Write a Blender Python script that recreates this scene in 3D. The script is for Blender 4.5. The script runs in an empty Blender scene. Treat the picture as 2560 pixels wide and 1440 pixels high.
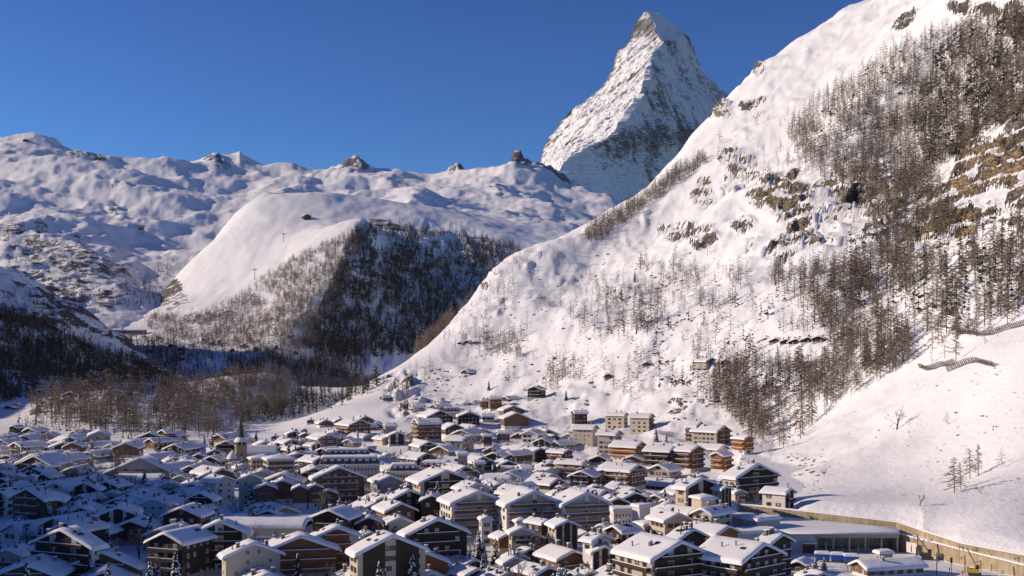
import bpy, bmesh, math, random
import numpy as np
from mathutils import Vector, Matrix

R = math.radians
rng = np.random.default_rng(7)
random.seed(7)
scene = bpy.context.scene
COL = scene.collection

# ------------------------------------------------------------------ camera
F, YH, CX, CZ = 3000.0, 880.0, 1280.0, 66.5      # focal length in px, horizon row, centre column, eye height
cam = bpy.data.cameras.new('camera'); camo = bpy.data.objects.new('camera', cam); COL.objects.link(camo)
cam.sensor_width = 36.0; cam.lens = 36.0 * F / 2560.0
cam.shift_y = (YH - 720.0) / 2560.0
cam.clip_start = 1.0; cam.clip_end = 60000.0
camo.location = (0, 0, CZ); camo.rotation_euler = (R(90), 0, 0)
scene.camera = camo
scene.render.resolution_x = 1024; scene.render.resolution_y = 576

# ------------------------------------------------------------------ sky and sun
SUN_EL, SUN_AHEAD = R(21.5), R(6.0)               # low winter sun from the left, a touch ahead
SUN = Vector((-math.cos(SUN_EL) * math.cos(SUN_AHEAD), math.cos(SUN_EL) * math.sin(SUN_AHEAD), math.sin(SUN_EL)))
world = bpy.data.worlds.new('World'); scene.world = world; world.use_nodes = True
wn = world.node_tree.nodes; wl = world.node_tree.links
bg = wn['Background']
sky = wn.new('ShaderNodeTexSky'); sky.sky_type = 'NISHITA'; sky.sun_disc = False
sky.sun_elevation = SUN_EL; sky.sun_rotation = math.atan2(SUN.x, SUN.y)
sky.altitude = 2000; sky.air_density = 1.05; sky.dust_density = 0.6; sky.ozone_density = 3.5
hsv = wn.new('ShaderNodeHueSaturation'); hsv.inputs['Saturation'].default_value = 1.2; hsv.inputs['Hue'].default_value = 0.505
gam = wn.new('ShaderNodeGamma'); gam.inputs['Gamma'].default_value = 1.5
wl.new(sky.outputs[0], hsv.inputs['Color']); wl.new(hsv.outputs[0], gam.inputs['Color']); wl.new(gam.outputs[0], bg.inputs['Color'])
bg.inputs['Strength'].default_value = 0.05
sl = bpy.data.lights.new('sun', 'SUN'); sl.energy = 4.7; sl.angle = R(0.53); sl.color = (1.0, 0.81, 0.615)
so = bpy.data.objects.new('sun', sl); COL.objects.link(so)
so.rotation_euler = SUN.to_track_quat('Z', 'Y').to_euler()
vs = scene.view_settings
vs.view_transform = 'Standard'; vs.look = 'None'; vs.gamma = 1.0; vs.exposure = 0.0; vs.use_curve_mapping = False

# ------------------------------------------------------------------ numpy noise
_perm = np.random.default_rng(3).permutation(512).astype(np.int64)
_grad = np.random.default_rng(4).normal(size=(512, 3)); _grad /= np.linalg.norm(_grad, axis=1)[:, None]
def perlin(x, y, z):
    x = np.asarray(x, float); y = np.asarray(y, float); z = np.asarray(z, float)
    x, y, z = np.broadcast_arrays(x, y, z)
    xi, yi, zi = np.floor(x).astype(np.int64), np.floor(y).astype(np.int64), np.floor(z).astype(np.int64)
    xf, yf, zf = x - xi, y - yi, z - zi
    u, v, w = [t * t * t * (t * (t * 6 - 15) + 10) for t in (xf, yf, zf)]
    def g(dx, dy, dz):
        h = _perm[(_perm[(_perm[(xi + dx) & 511] + yi + dy) & 511] + zi + dz) & 511]
        gr = _grad[h]
        return gr[..., 0] * (xf - dx) + gr[..., 1] * (yf - dy) + gr[..., 2] * (zf - dz)
    l = lambda a, b, t: a + (b - a) * t
    return 1.6 * l(l(l(g(0,0,0), g(1,0,0), u), l(g(0,1,0), g(1,1,0), u), v),
                   l(l(g(0,0,1), g(1,0,1), u), l(g(0,1,1), g(1,1,1), u), v), w)
def fbm(x, y, z, octv=4, gain=0.5):
    s = 0; a = 1.0; f = 1.0
    for i in range(octv):
        s = s + a * perlin(x * f + 17 * i, y * f - 9 * i, z * f + 5 * i); a *= gain; f *= 2.03
    return s
def ridged(x, y, z, octv=4, gain=0.5):
    s = 0; a = 1.0; f = 1.0
    for i in range(octv):
        s = s + a * (1 - 2.2 * np.abs(perlin(x * f + 31 * i, y * f + 3 * i, z * f - 8 * i))); a *= gain; f *= 2.1
    return s
def sstep(a, b, x):
    t = np.clip((x - a) / (b - a), 0, 1); return t * t * (3 - 2 * t)

# ------------------------------------------------------------------ pixel helpers and object helpers
def P(px, py, d):
    return Vector(((px - CX) / F * d, d, CZ - (py - YH) / F * d))
def tag(o, label=None, cat=None, group=None, kind=None):
    if label: o['label'] = label
    if cat: o['category'] = cat
    if group: o['group'] = group
    if kind: o['kind'] = kind
    return o
def link(name, me, parent=None, loc=None, rz=0.0, sc=None):
    o = bpy.data.objects.new(name, me); COL.objects.link(o)
    if parent is not None: o.parent = parent
    if loc is not None: o.location = loc
    if rz: o.rotation_euler = (0, 0, rz)
    if sc is not None: o.scale = sc
    return o
def empty(name, loc, rz=0.0):
    o = bpy.data.objects.new(name, None); COL.objects.link(o); o.location = loc; o.rotation_euler = (0, 0, rz)
    o.empty_display_size = 1.0
    return o
def mesh(name, verts, faces, mats=(), midx=None, smooth=False):
    me = bpy.data.meshes.new(name); me.from_pydata([tuple(v) for v in verts], [], faces)
    for m in mats: me.materials.append(m)
    if midx is not None: me.polygons.foreach_set('material_index', midx)
    if smooth: me.polygons.foreach_set('use_smooth', [True] * len(me.polygons))
    me.update(); return me
def big_mesh(name, V, Q, mats=(), smooth=True, midx=None):
    """V (n,3) floats, Q (m,k) ints with k = 3 or 4"""
    me = bpy.data.meshes.new(name); k = Q.shape[1]
    me.vertices.add(len(V)); me.vertices.foreach_set('co', np.asarray(V, np.float32).ravel())
    me.loops.add(Q.size); me.loops.foreach_set('vertex_index', np.asarray(Q, np.int32).ravel())
    me.polygons.add(len(Q)); me.polygons.foreach_set('loop_start', np.arange(0, Q.size, k, dtype=np.int32))
    for m in mats: me.materials.append(m)
    if midx is not None: me.polygons.foreach_set('material_index', np.asarray(midx, np.int32))
    me.polygons.foreach_set('use_smooth', np.full(len(Q), smooth))
    me.update(calc_edges=True); me.validate(); return me
def fattr(me, name, arr):
    a = me.attributes.new(name, 'FLOAT', 'POINT'); a.data.foreach_set('value', np.asarray(arr, np.float32).ravel())

# ------------------------------------------------------------------ material helpers
class NT:
    def __init__(s, name):
        s.m = bpy.data.materials.new(name); s.m.use_nodes = True; s.t = s.m.node_tree
        s.n = s.t.nodes; s.l = s.t.links; s.b = s.n['Principled BSDF']
    def new(s, kind, **kw):
        n = s.n.new(kind)
        for k, v in kw.items():
            if hasattr(n, k): setattr(n, k, v)
        return n
    def val(s, sock, v):
        if hasattr(v, 'is_linked') or hasattr(v, 'links'): s.l.new(v, sock)
        else: sock.default_value = v
    def noise(s, scale, detail=3.0, rough=0.55, vec=None, dim='3D'):
        n = s.new('ShaderNodeTexNoise'); n.inputs['Scale'].default_value = scale
        n.inputs['Detail'].default_value = detail; n.inputs['Roughness'].default_value = rough
        if vec is not None: s.l.new(vec, n.inputs['Vector'])
        return n.outputs['Fac']
    def math(s, op, a, b=0.0, clamp=False):
        n = s.new('ShaderNodeMath', operation=op); n.use_clamp = clamp
        s.val(n.inputs[0], a); s.val(n.inputs[1], b); return n.outputs[0]
    def ramp(s, fac, lo, hi):
        n = s.new('ShaderNodeMapRange'); n.interpolation_type = 'SMOOTHSTEP'
        s.val(n.inputs['Value'], fac); n.inputs['From Min'].default_value = lo; n.inputs['From Max'].default_value = hi
        return n.outputs[0]
    def mix(s, fac, a, b):
        n = s.new('ShaderNodeMix', data_type='RGBA')
        s.val(n.inputs[0], fac)
        for sock, v in ((n.inputs[6], a), (n.inputs[7], b)):
            if isinstance(v, tuple): sock.default_value = (*v[:3], 1)
            else: s.l.new(v, sock)
        return n.outputs[2]
    def bump(s, h, strength=0.5, dist=1.0):
        n = s.new('ShaderNodeBump'); n.inputs['Strength'].default_value = strength; n.inputs['Distance'].default_value = dist
        s.l.new(h, n.inputs['Height']); s.l.new(n.outputs[0], s.b.inputs['Normal'])
    def pos(s):
        return s.new('ShaderNodeNewGeometry').outputs['Position']
    def obj(s):
        return s.new('ShaderNodeTexCoord').outputs['Object']
    def done(s, col=None, rough=0.8, spec=0.3):
        if col is not None:
            if isinstance(col, tuple): s.b.inputs['Base Color'].default_value = (*col[:3], 1)
            else: s.l.new(col, s.b.inputs['Base Color'])
        s.b.inputs['Roughness'].default_value = rough
        s.b.inputs['Specular IOR Level'].default_value = spec
        return s.m
SNOW = (0.86, 0.86, 0.87)
def terrain_mat(name, rock_a, rock_b, scale, bump_d, ochre=None, spots=0.0, amp=1.0, STEEPK=1.3, lo=0.46, hi=0.57):
    """snow over rock: the 'rock' vertex value and steepness bare the rock, fine noise breaks the edge"""
    t = NT(name); g = t.new('ShaderNodeNewGeometry'); pos = g.outputs['Position']
    ra = t.new('ShaderNodeAttribute'); ra.attribute_name = 'rock'
    mp = t.new('ShaderNodeMapping'); mp.inputs['Scale'].default_value = (1, 1, 2.2); t.l.new(pos, mp.inputs['Vector'])
    n1 = t.noise(scale, 6, 0.68, mp.outputs[0]); n2 = t.noise(scale * 4.3, 4, 0.62, mp.outputs[0])
    n3 = t.noise(scale * 0.21, 3, 0.5, pos)
    sep = t.new('ShaderNodeSeparateXYZ'); t.l.new(g.outputs['Normal'], sep.inputs[0])
    steep = t.math('SUBTRACT', 0.72, sep.outputs['Z'])
    f = t.math('ADD', t.math('MULTIPLY', ra.outputs['Fac'], 1.0), t.math('MULTIPLY', t.math('SUBTRACT', n1, 0.5), 1.25 * amp))
    f = t.math('ADD', f, t.math('MULTIPLY', t.math('SUBTRACT', n2, 0.5), 0.55 * amp))
    f = t.math('ADD', f, t.math('MULTIPLY', t.math('MULTIPLY', steep, ra.outputs['Fac']), STEEPK))
    if spots: f = t.math('ADD', f, t.math('MULTIPLY', t.math('SUBTRACT', n3, 0.5), spots))
    fac = t.ramp(f, lo, hi)
    rc = t.mix(t.ramp(n2, 0.3, 0.7), rock_a, rock_b)
    if ochre:
        oa = t.new('ShaderNodeAttribute'); oa.attribute_name = 'ochre'
        rc = t.mix(t.math('MULTIPLY', oa.outputs['Fac'], t.ramp(n1, 0.38, 0.6)), rc, ochre)
    rc = t.mix(t.ramp(n1, 0.62, 0.36), rc, (rock_a[0] * 0.3, rock_a[1] * 0.3, rock_a[2] * 0.3))
    vo = t.new('ShaderNodeTexVoronoi'); vo.feature = 'DISTANCE_TO_EDGE'; vo.inputs['Scale'].default_value = scale * 2.4
    wv = t.new('ShaderNodeVectorMath', operation='ADD'); sc_ = t.new('ShaderNodeVectorMath', operation='SCALE'); nn_ = t.new('ShaderNodeTexNoise'); nn_.inputs['Scale'].default_value = scale * 1.5
    t.l.new(pos, nn_.inputs['Vector']); t.l.new(nn_.outputs['Color'], sc_.inputs[0]); sc_.inputs['Scale'].default_value = 0.35 / scale
    t.l.new(mp.outputs[0], wv.inputs[0]); t.l.new(sc_.outputs[0], wv.inputs[1]); t.l.new(wv.outputs[0], vo.inputs['Vector'])
    crack = t.ramp(vo.outputs['Distance'], 0.11, 0.0)
    rc = t.mix(t.math('MULTIPLY', crack, 0.75), rc, (rock_a[0] * 0.22, rock_a[1] * 0.22, rock_a[2] * 0.22))
    snow = t.mix(t.ramp(n3, 0.35, 0.7), SNOW, (0.82, 0.82, 0.835))
    t.bump(t.math('SUBTRACT', t.math('ADD', t.math('MULTIPLY', n1, t.math('ADD', fac, 0.4)), t.math('MULTIPLY', n2, 0.3)), t.math('MULTIPLY', t.math('MULTIPLY', crack, fac), 0.5)), 0.9, bump_d)
    return t.done(t.mix(fac, snow, rc), 0.75, 0.25)
# ================================================================== terrain
class Sheet:
    """height field sampled on (bearing, log distance); heights interpolated from surveyed points by a thin-plate spline"""
    def __init__(s, ctrl, pxs, ds, smooth=1e-4):
        c = np.array(ctrl, float)
        s.pxs = np.asarray(pxs, float); s.ds = np.asarray(ds, float); s.v = np.log(s.ds)
        cu = (c[:, 0] - CX) / F; cv = np.log(c[:, 2]) * s.VS; q = -(c[:, 1] - YH) / F
        n = len(c)
        def K(du, dv):
            r2 = du * du + dv * dv; return 0.5 * r2 * np.log(r2 + 1e-12)
        A = np.zeros((n + 3, n + 3)); A[:n, :n] = K(cu[:, None] - cu, cv[:, None] - cv) + np.eye(n) * smooth
        Pm = np.stack([np.ones(n), cu, cv], 1); A[:n, n:] = Pm; A[n:, :n] = Pm.T
        w = np.linalg.solve(A, np.concatenate([q, np.zeros(3)]))
        U = ((s.pxs - CX) / F)[:, None] * np.ones((1, len(s.ds))); V = (s.v * s.VS)[None, :] * np.ones((len(s.pxs), 1))
        Q = w[n] + w[n + 1] * U + w[n + 2] * V
        for i in range(n): Q += w[i] * K(U - cu[i], V - cv[i])
        s.U = U; s.X = U * s.ds[None, :]; s.Y = np.ones_like(U) * s.ds[None, :]
        s.Z = CZ + Q * s.Y
        s.rock = np.zeros_like(s.Z); s.ochre = np.zeros_like(s.Z)
    VS = 1.0
    def py(s): return YH - (s.Z - CZ) / s.Y * F
    def px(s): return s.U * F + CX
    def finish(s):
        s.q = (s.Z - CZ) / s.Y
        s.cm = np.maximum.accumulate(s.q, axis=1)
    def build(s, name, mat, kind='structure'):
        s.finish()
        nu, nv = s.Z.shape
        V = np.stack([s.X, s.Y, s.Z], -1).reshape(-1, 3)
        idx = np.arange(nu * nv).reshape(nu, nv)
        Q = np.stack([idx[:-1, :-1], idx[1:, :-1], idx[1:, 1:], idx[:-1, 1:]], -1).reshape(-1, 4)
        me = big_mesh(name, V, Q, (mat,)); fattr(me, 'rock', s.rock); fattr(me, 'ochre', s.ochre)
        o = link(name, me); o['kind'] = kind; return o
    def z(s, x, y):
        """ground height at world x, y"""
        u = x / y * F + CX; v = math.log(max(y, 1.0))
        i = np.searchsorted(s.pxs, u) - 1; j = np.searchsorted(s.v, v) - 1
        i = min(max(i, 0), len(s.pxs) - 2); j = min(max(j, 0), len(s.v) - 2)
        a = min(max((u - s.pxs[i]) / (s.pxs[i + 1] - s.pxs[i]), 0), 1); b = min(max((v - s.v[j]) / (s.v[j + 1] - s.v[j]), 0), 1)
        Z = s.Z
        return (Z[i, j] * (1 - a) + Z[i + 1, j] * a) * (1 - b) + (Z[i, j + 1] * (1 - a) + Z[i + 1, j + 1] * a) * b
    def hit(s, px, py):
        """first ground point along the sight line through px, py, or None"""
        i = int(np.clip(np.searchsorted(s.pxs, px), 1, len(s.pxs) - 1))
        if abs(s.pxs[i - 1] - px) < abs(s.pxs[i] - px): i -= 1
        q = -(py - YH) / F; c = s.cm[i]
        j = int(np.searchsorted(c, q))
        if j <= 0 or j >= len(c): return None
        b = (q - c[j - 1]) / max(c[j] - c[j - 1], 1e-9); d = s.ds[j - 1] + (s.ds[j] - s.ds[j - 1]) * b
        return Vector(((px - CX) / F * d, d, CZ + q * d))

def blob(px, py, lst):
    """soft union of ellipses (cx, cy, rx, ry, tilt deg, strength) in the surveyed chart"""
    m = np.zeros_like(px)
    for cx, cy, rx, ry, ang, st in lst:
        a = R(ang); dx = px - cx; dy = py - cy
        X_ = dx * math.cos(a) + dy * math.sin(a); Y_ = -dx * math.sin(a) + dy * math.cos(a)
        m = np.maximum(m, st * (1 - sstep(0.55, 1.15, np.sqrt((X_ / rx) ** 2 + (Y_ / ry) ** 2))))
    return m

# ---------------------------------------------------------------- valley floor and the near right-hand hillside
def floor_z(d): return 0.36 * max(0.0, 175.0 - d)
ctrlA = []
for d in (60, 110, 170, 230, 300, 360, 430, 520, 620, 740, 870, 1000, 1130):
    for px in (-900, -500, -150, 150, 450, 750, 1020, 1250, 1450):
        if d > 850 and px > 900: continue
        if d > 700 and px > 1300: continue
        if d >= 900 and px < 560: continue
        if d > 930: continue
        if d > 650 and px > 1100: continue
        z = floor_z(d) + (max(0, -px - 100) * 0.02 if d > 150 else 0)
        ctrlA.append((px, YH + (CZ - z) / d * F, d))
for d, pxs in ((60, (1800, 2400, 3200)), (110, (1800, 2400, 3200)), (170, (1800, 2300, 2900)), (230, (1800, 2200, 2560, 2900)), (300, (1800, 2200, 2560)),
               (350, (1800, 2200, 2500)), (395, (1700, 2000, 2250)), (440, (1650, 1900)), (500, (1620,)), (560, (1620,1800)), (620, (1560,))):
    for px in pxs: ctrlA.append((px, YH + (CZ - floor_z(d)) / d * F, d))
ctrlA += [  # slope above the retaining wall
 (1700,1290,478),(1870,1268,440),(1980,1281,432),(2260,1298,408),(2400,1342,383),(2560,1383,361),(2800,1440,322),
 (2560,1300,386),(2300,1245,432),(2100,1245,446),(1990,1262,446),(1945,1238,490),(2800,1250,400),(3000,1100,420),
 (2400,1200,468),(2560,1150,445),(2100,1150,560),(2200,1080,600),(2400,1050,545),(2560,1020,495),(2800,900,500),
 (2560,900,545),(2450,920,575),(2300,920,660),(2200,850,750),(2560,795,620),(2450,700,710),(2560,600,730),(2450,550,830),(2300,560,960),
 (2200,650,900),(2000,700,960),(2000,850,860),(2000,1000,790),(1900,1130,730),(1800,1125,750),(1700,1150,700),(1560,1150,730),(1820,1180,645),
 (1700,1060,850),(1580,1072,890),(1480,1125,790),(1440,1058,940),(1350,1170,688),(1250,1165,700),
 (1800,1000,860),(1700,900,960),(1700,800,1030),(1600,950,970),(1500,900,1060),(1400,850,1160),(1850,800,960),
 (1250,1080,930),(1150,1092,875),(1060,1112,834),(1270,1008,1060),(1340,1000,1080),(900,1090,907),(1030,1020,1050),(1000,1105,780),(1060,1140,735),(1150,1165,690),
 (1120,980,1160),(1200,900,1220),(1150,950,1170),(800,1085,930),(700,1095,898),(620,1100,890),
 (1300,800,1270),(1350,700,1380),(1500,700,1350),(1640,600,1450),(1800,500,1360),(1820,650,1140),(1950,560,1130),(2100,560,1060),(1750,400,1620),
 (1900,350,1560),(1950,420,1400),(2000,200,1740),(2100,300,1350),(2200,150,1550),(2300,300,1220),(2400,200,1260),(2450,100,1330),(2560,150,1090),(2560,400,850),
 (2300,0,1760),(2560,0,1230),(2560,-200,1400),(2800,300,800),(2800,0,1000),(2900,-200,1150),(2800,600,640)]
skyA = [(600,1092,935),(700,1078,980),(800,1045,1080),(880,1005,1150),(950,965,1200),(1010,915,1240),(1060,870,1290),(1110,828,1340),(1150,785,1375),(1200,722,1420),
 (1240,672,1460),(1275,645,1510),(1330,625,1530),(1400,605,1550),(1440,590,1580),(1520,535,1660),(1580,500,1710),(1640,455,1760),(1690,395,1810),(1730,350,1840),(1765,305,1870),
 (1800,270,1890),(1835,240,1910),(1880,205,1930),(1900,165,1950),(1940,135,1970),(2000,92,2000),(2100,36,2030),(2200,0,2060),(2300,-45,2080),(2450,-120,2090),(2700,-260,2050)]
ctrlA += skyA
for px, py, d in skyA[::2]:
    p = P(px, py, d)
    for k, dz in ((1.13, 22), (1.3, 80)):
        if px < 850: dz *= 0.3
        q = Vector((p.x * k, p.y * k, p.z - dz)); ctrlA.append((px, YH + (CZ - q.z) / q.y * F, q.y))
# wooded knoll in the village, the far larch hump and the shaded ground on the left
ctrlA += [(80,1075,1005),(250,1092,935),(420,1098,912),(520,1100,905),(200,1040,1080),(320,1020,1120),(430,1050,1060),(300,975,1180),(200,985,1190),(400,1000,1180),
 (480,1040,1100),(300,985,1290),(420,1015,1290),(100,1020,1180),(0,1045,1150),(-150,1040,1150),(30,1000,1350),(-200,970,1400),(-500,960,1250),(-500,900,1600),
 (540,1085,965),(560,1055,1110),(470,965,1560),(560,945,1600),(640,932,1640),(720,945,1640),(760,990,1600),(400,995,1400),(640,1000,1480),(560,1010,1460),(800,1015,1640),
 (640,950,1760),(500,975,1760),(300,960,1600),(150,950,1600),(0,930,1700),(400,960,1900),(650,960,2000),(850,985,1900),(200,930,1900)]
pxA = np.concatenate([np.arange(-900, 560, 12.0), np.arange(560, 2760, 4.8), np.arange(2760, 3100, 14.0)])
dA = np.concatenate([np.exp(np.arange(math.log(45), math.log(330), 0.035)), np.exp(np.arange(math.log(330), math.log(2500), 0.0045))])
A = Sheet(ctrlA, pxA, dA, 2e-5)
px_, py_ = A.px(), A.py()
CLIFF = [(1760,485,40,45,20,.9),(1850,430,90,45,35,.75),(1960,500,110,70,30,1.0),(2120,500,110,60,10,1.0),(2230,540,60,50,0,.8),(2000,610,120,55,-25,.95),(1700,590,70,32,0,.8),
         (1760,600,45,30,0,.8),(1990,580,60,50,0,.7),(2380,540,90,110,-50,1.0),(2300,590,60,70,0,.9),(2490,400,110,70,-25,.95),(2420,370,50,70,0,1.0),(2440,30,90,22,10,.95),(2260,65,45,18,-35,.85),
         (2540,60,60,50,0,.8),(2560,330,60,60,0,.9),(1800,288,40,22,-25,.95),(1880,262,60,11,-18,.8),(1895,185,25,25,-45,.85),(1890,290,30,10,-15,.6),(2060,130,40,10,-20,.35),(1985,150,40,10,-30,.35),
         (1250,800,45,60,0,.45),(1180,820,60,60,-50,.55),(1010,960,60,40,-40,.75),(1110,950,60,25,-30,.55),(1310,650,70,22,-10,.5),(1220,700,40,40,0,.55),(1480,790,90,50,0,.35),(1540,740,50,30,0,.5),(1420,1010,70,30,0,.45),
         (1700,1000,60,45,-30,.6),(1480,1000,50,25,0,.5),(1750,940,80,60,0,.4),(1640,980,50,40,0,.45),(2040,1180,40,30,0,.55),(1980,1160,35,22,0,.45),(2300,840,60,40,0,.3),(1080,1150,45,22,0,.35),(1190,1010,40,25,0,.35),
         (1020,1020,60,40,0,.55),(1600,830,60,40,0,.35),(1080,1010,40,25,0,.5),(2200,450,60,60,0,.6),(2560,520,60,80,0,.8),(1330,1075,35,20,0,.35),(1600,560,60,22,-30,.6),(1900,620,60,30,-20,.7),(1650,660,70,20,-15,.45),(1850,560,50,30,20,.7),(2160,430,60,40,20,.6),(2100,620,90,30,-10,.6),(2250,650,50,40,0,.5),(1950,700,60,20,-10,.35),(1750,760,70,18,-15,.35),(1400,700,60,18,-25,.4),(2200,250,50,18,-30,.3),(2330,130,50,16,-30,.35),(2480,480,60,50,0,.8),(2420,460,90,60,-30,.95),(2330,500,50,60,0,.85),(2540,440,60,70,0,.95),(2500,560,80,50,-20,.8),(2060,560,80,40,10,.9),(1900,500,60,40,30,.9),(1820,470,60,30,20,.7),(2180,590,70,30,0,.8)]
cm_ = blob(px_, py_, CLIFF) * (A.Y > 380) * (A.Y < 2050)
hillm = sstep(900, 1400, px_) * sstep(430, 620, A.Y)
wob = fbm(A.X / 60, A.Y / 60, A.Z / 60, 4)
cmask = np.clip(cm_ + (wob * 0.35) * sstep(0.05, 0.5, cm_), 0, 1.2)
rd = ridged(A.X / 38, A.Y / 55, A.Z / 26, 5)
A.Z += hillm * (fbm(A.X / 150, A.Y / 190, 0.3, 5) * 8.5 + 3.6 * (ridged(A.X / 70, A.Y / 95, 7.3, 5) - 0.4) * sstep(520, 800, A.Y) + fbm(A.X / 34, A.Y / 40, 2.1, 3) * 1.6 * sstep(560, 800, A.Y))
A.Z += cmask ** 1.4 * ((rd - 0.6) * 4.0 + 2.6 * (ridged(A.X / 14, A.Y / 18, A.Z / 10, 3) - 0.5)) * sstep(400, 1100, A.Y)
# strata: cliffs climb in steps
st = A.Z / 17.0 + wob * 0.9; fr = st - np.floor(st)
A.Z += cmask * sstep(600, 1000, A.Y) * 17.0 * 0.85 * (sstep(0.30, 0.66, fr) - fr)
vill = 1 - hillm
A.Z += vill * sstep(200, 500, A.Y) * (fbm(A.X / 45, A.Y / 45, 0.7, 3) * 0.5 + fbm(A.X / 120, A.Y / 160, 4.7, 3) * 5 * sstep(1050, 1300, A.Y))
# the ground is cut back by the two retaining walls beside the railway
WALL_U = [(1850,9.6,447),(1880,9.6,445),(2019,9.3,430),(2130,8.9,420),(2241,8.3,411),(2297,7.0,402),(2401,6.0,380),(2560,5.4,361),(2800,4.6,336),(3100,4.0,312)]      # px, top z, distance
WALL_L = [(2236,5.5,404),(2320,5.0,390),(2430,4.4,372),(2560,3.6,354),(2800,3.0,329),(3100,2.6,306)]
dU = np.interp(px_, [w[0] for w in WALL_U], [w[2] for w in WALL_U]); zU = np.interp(px_, [w[0] for w in WALL_U], [w[1] for w in WALL_U])
dL = np.interp(px_, [w[0] for w in WALL_L], [w[2] for w in WALL_L]); zL = np.interp(px_, [w[0] for w in WALL_L], [w[1] for w in WALL_L])
inU = (px_ > 1850) & (A.Y > 240); lowm = inU & (A.Y < dU - 0.2); ter = lowm & (px_ > 2240) & (A.Y > dL)
A.Z = np.where(lowm & ~ter, np.minimum(A.Z, 0.0) * 0 + 0.0, A.Z); A.Z = np.where(ter, zL - 0.25, A.Z)
A.Z = np.where(inU & ~lowm, np.minimum(np.maximum(A.Z, zU - 0.35), zU - 0.2 + 0.5 * np.maximum(A.Y - dU, 0)), A.Z)
for i in np.nonzero(A.pxs > 1850)[0]:          # bring grid rows onto the wall lines so that the cut is clean
    for dw, on, up_ in ((dU[i, 0], True, True), (dL[i, 0], A.pxs[i] > 2240, False)):
        if not on: continue
        j = int(np.searchsorted(A.ds, dw - 0.2)) if up_ else int(np.searchsorted(A.ds, dw, side='right'))
        for jj, yy in ((j, dw), (j - 1, dw - 0.25)):
            A.Y[i, jj] = yy; A.X[i, jj] = A.U[i, jj] * yy
            if jj == j: A.Z[i, jj] = (zU if up_ else zL)[i, 0] - 0.3
gx = np.gradient(A.Z, axis=0) / np.maximum(np.gradient(A.X, axis=0), .05); gy = np.gradient(A.Z, axis=1) / np.maximum(np.gradient(A.Y, axis=1), .05)
sl_A = 1 / np.sqrt(1 + gx ** 2 + gy ** 2)
A.rock = np.clip(cmask * (0.30 + 0.50 * (1 - sstep(0.45, 0.80, sl_A)) + 0.10 * rd) + 0.10 * hillm * sstep(0.15, 0.7, fbm(A.X / 70, A.Y / 90, 9.0, 3)), 0, 1)
A.rock = np.maximum(A.rock, 0.27 * blob(px_, py_, [(2350,1130,330,110,0,1),(1300,760,330,160,-30,1),(1750,700,300,120,0,.7),(2200,110,260,70,-20,.5)]) * (A.Y < 1900))
A.ochre = blob(px_, py_, [(2380,540,110,120,-50,1.0),(2480,420,130,90,0,.8),(1760,485,45,50,0,.7),(2000,500,200,90,0,.45),(1800,290,60,40,0,.5),(1010,960,70,50,0,.5),(2000,620,120,60,0,.6)])
matA = terrain_mat('snowy_hillside', (0.15, 0.125, 0.105), (0.29, 0.25, 0.205), 0.06, 1.6, ochre=(0.36, 0.24, 0.11), spots=0.25)
hillside = A.build('hillside', matA)

# ---------------------------------------------------------------- left shaded shoulder of the valley (in view on the left, and beyond the frame where it throws the morning shade)
ctrlE = [(-900,200,2400),(-500,400,2350),(-250,520,2320),(-100,610,2300),(0,672,2300),(60,690,2290),(110,722,2270),(160,760,2250),(210,795,2230),(260,828,2200),(300,845,2180),(330,880,2150),(380,925,2100),(450,965,2050),(560,1000,2000),
 (-900,950,1500),(-500,980,1500),(-200,985,1560),(0,985,1600),(120,985,1650),(250,985,1700),(380,990,1750),(560,1010,1700),
 (0,850,1900),(-250,770,1900),(120,870,1920),(220,900,1960),(300,935,1990),(-600,650,1900)]
for px, py, d in list(ctrlE[:15]):
    p = P(px, py, d)
    for k, dz in ((1.1, 30), (1.3, 110)):
        ctrlE.append((px, YH + (CZ - p.z + dz) / (p.y * k) * F, p.y * k))
E = Sheet(ctrlE, np.arange(-900, 560, 6.0), np.exp(np.arange(math.log(1560), math.log(3000), 0.0042)), 2e-5)
ex, ey = E.px(), E.py()
ew = fbm(E.X / 170, E.Y / 170, 1.0, 4)
E.Z += (ew * 16 + ridged(E.X / 70, E.Y / 90, 3.0, 4) * 7) * sstep(1600, 1850, E.Y)
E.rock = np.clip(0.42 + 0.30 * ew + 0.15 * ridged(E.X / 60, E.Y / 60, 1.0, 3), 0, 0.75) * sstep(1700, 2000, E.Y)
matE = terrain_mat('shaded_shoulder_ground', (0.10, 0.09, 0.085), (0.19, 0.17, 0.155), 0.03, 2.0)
shoulder = E.build('hillside', matE)

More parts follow.
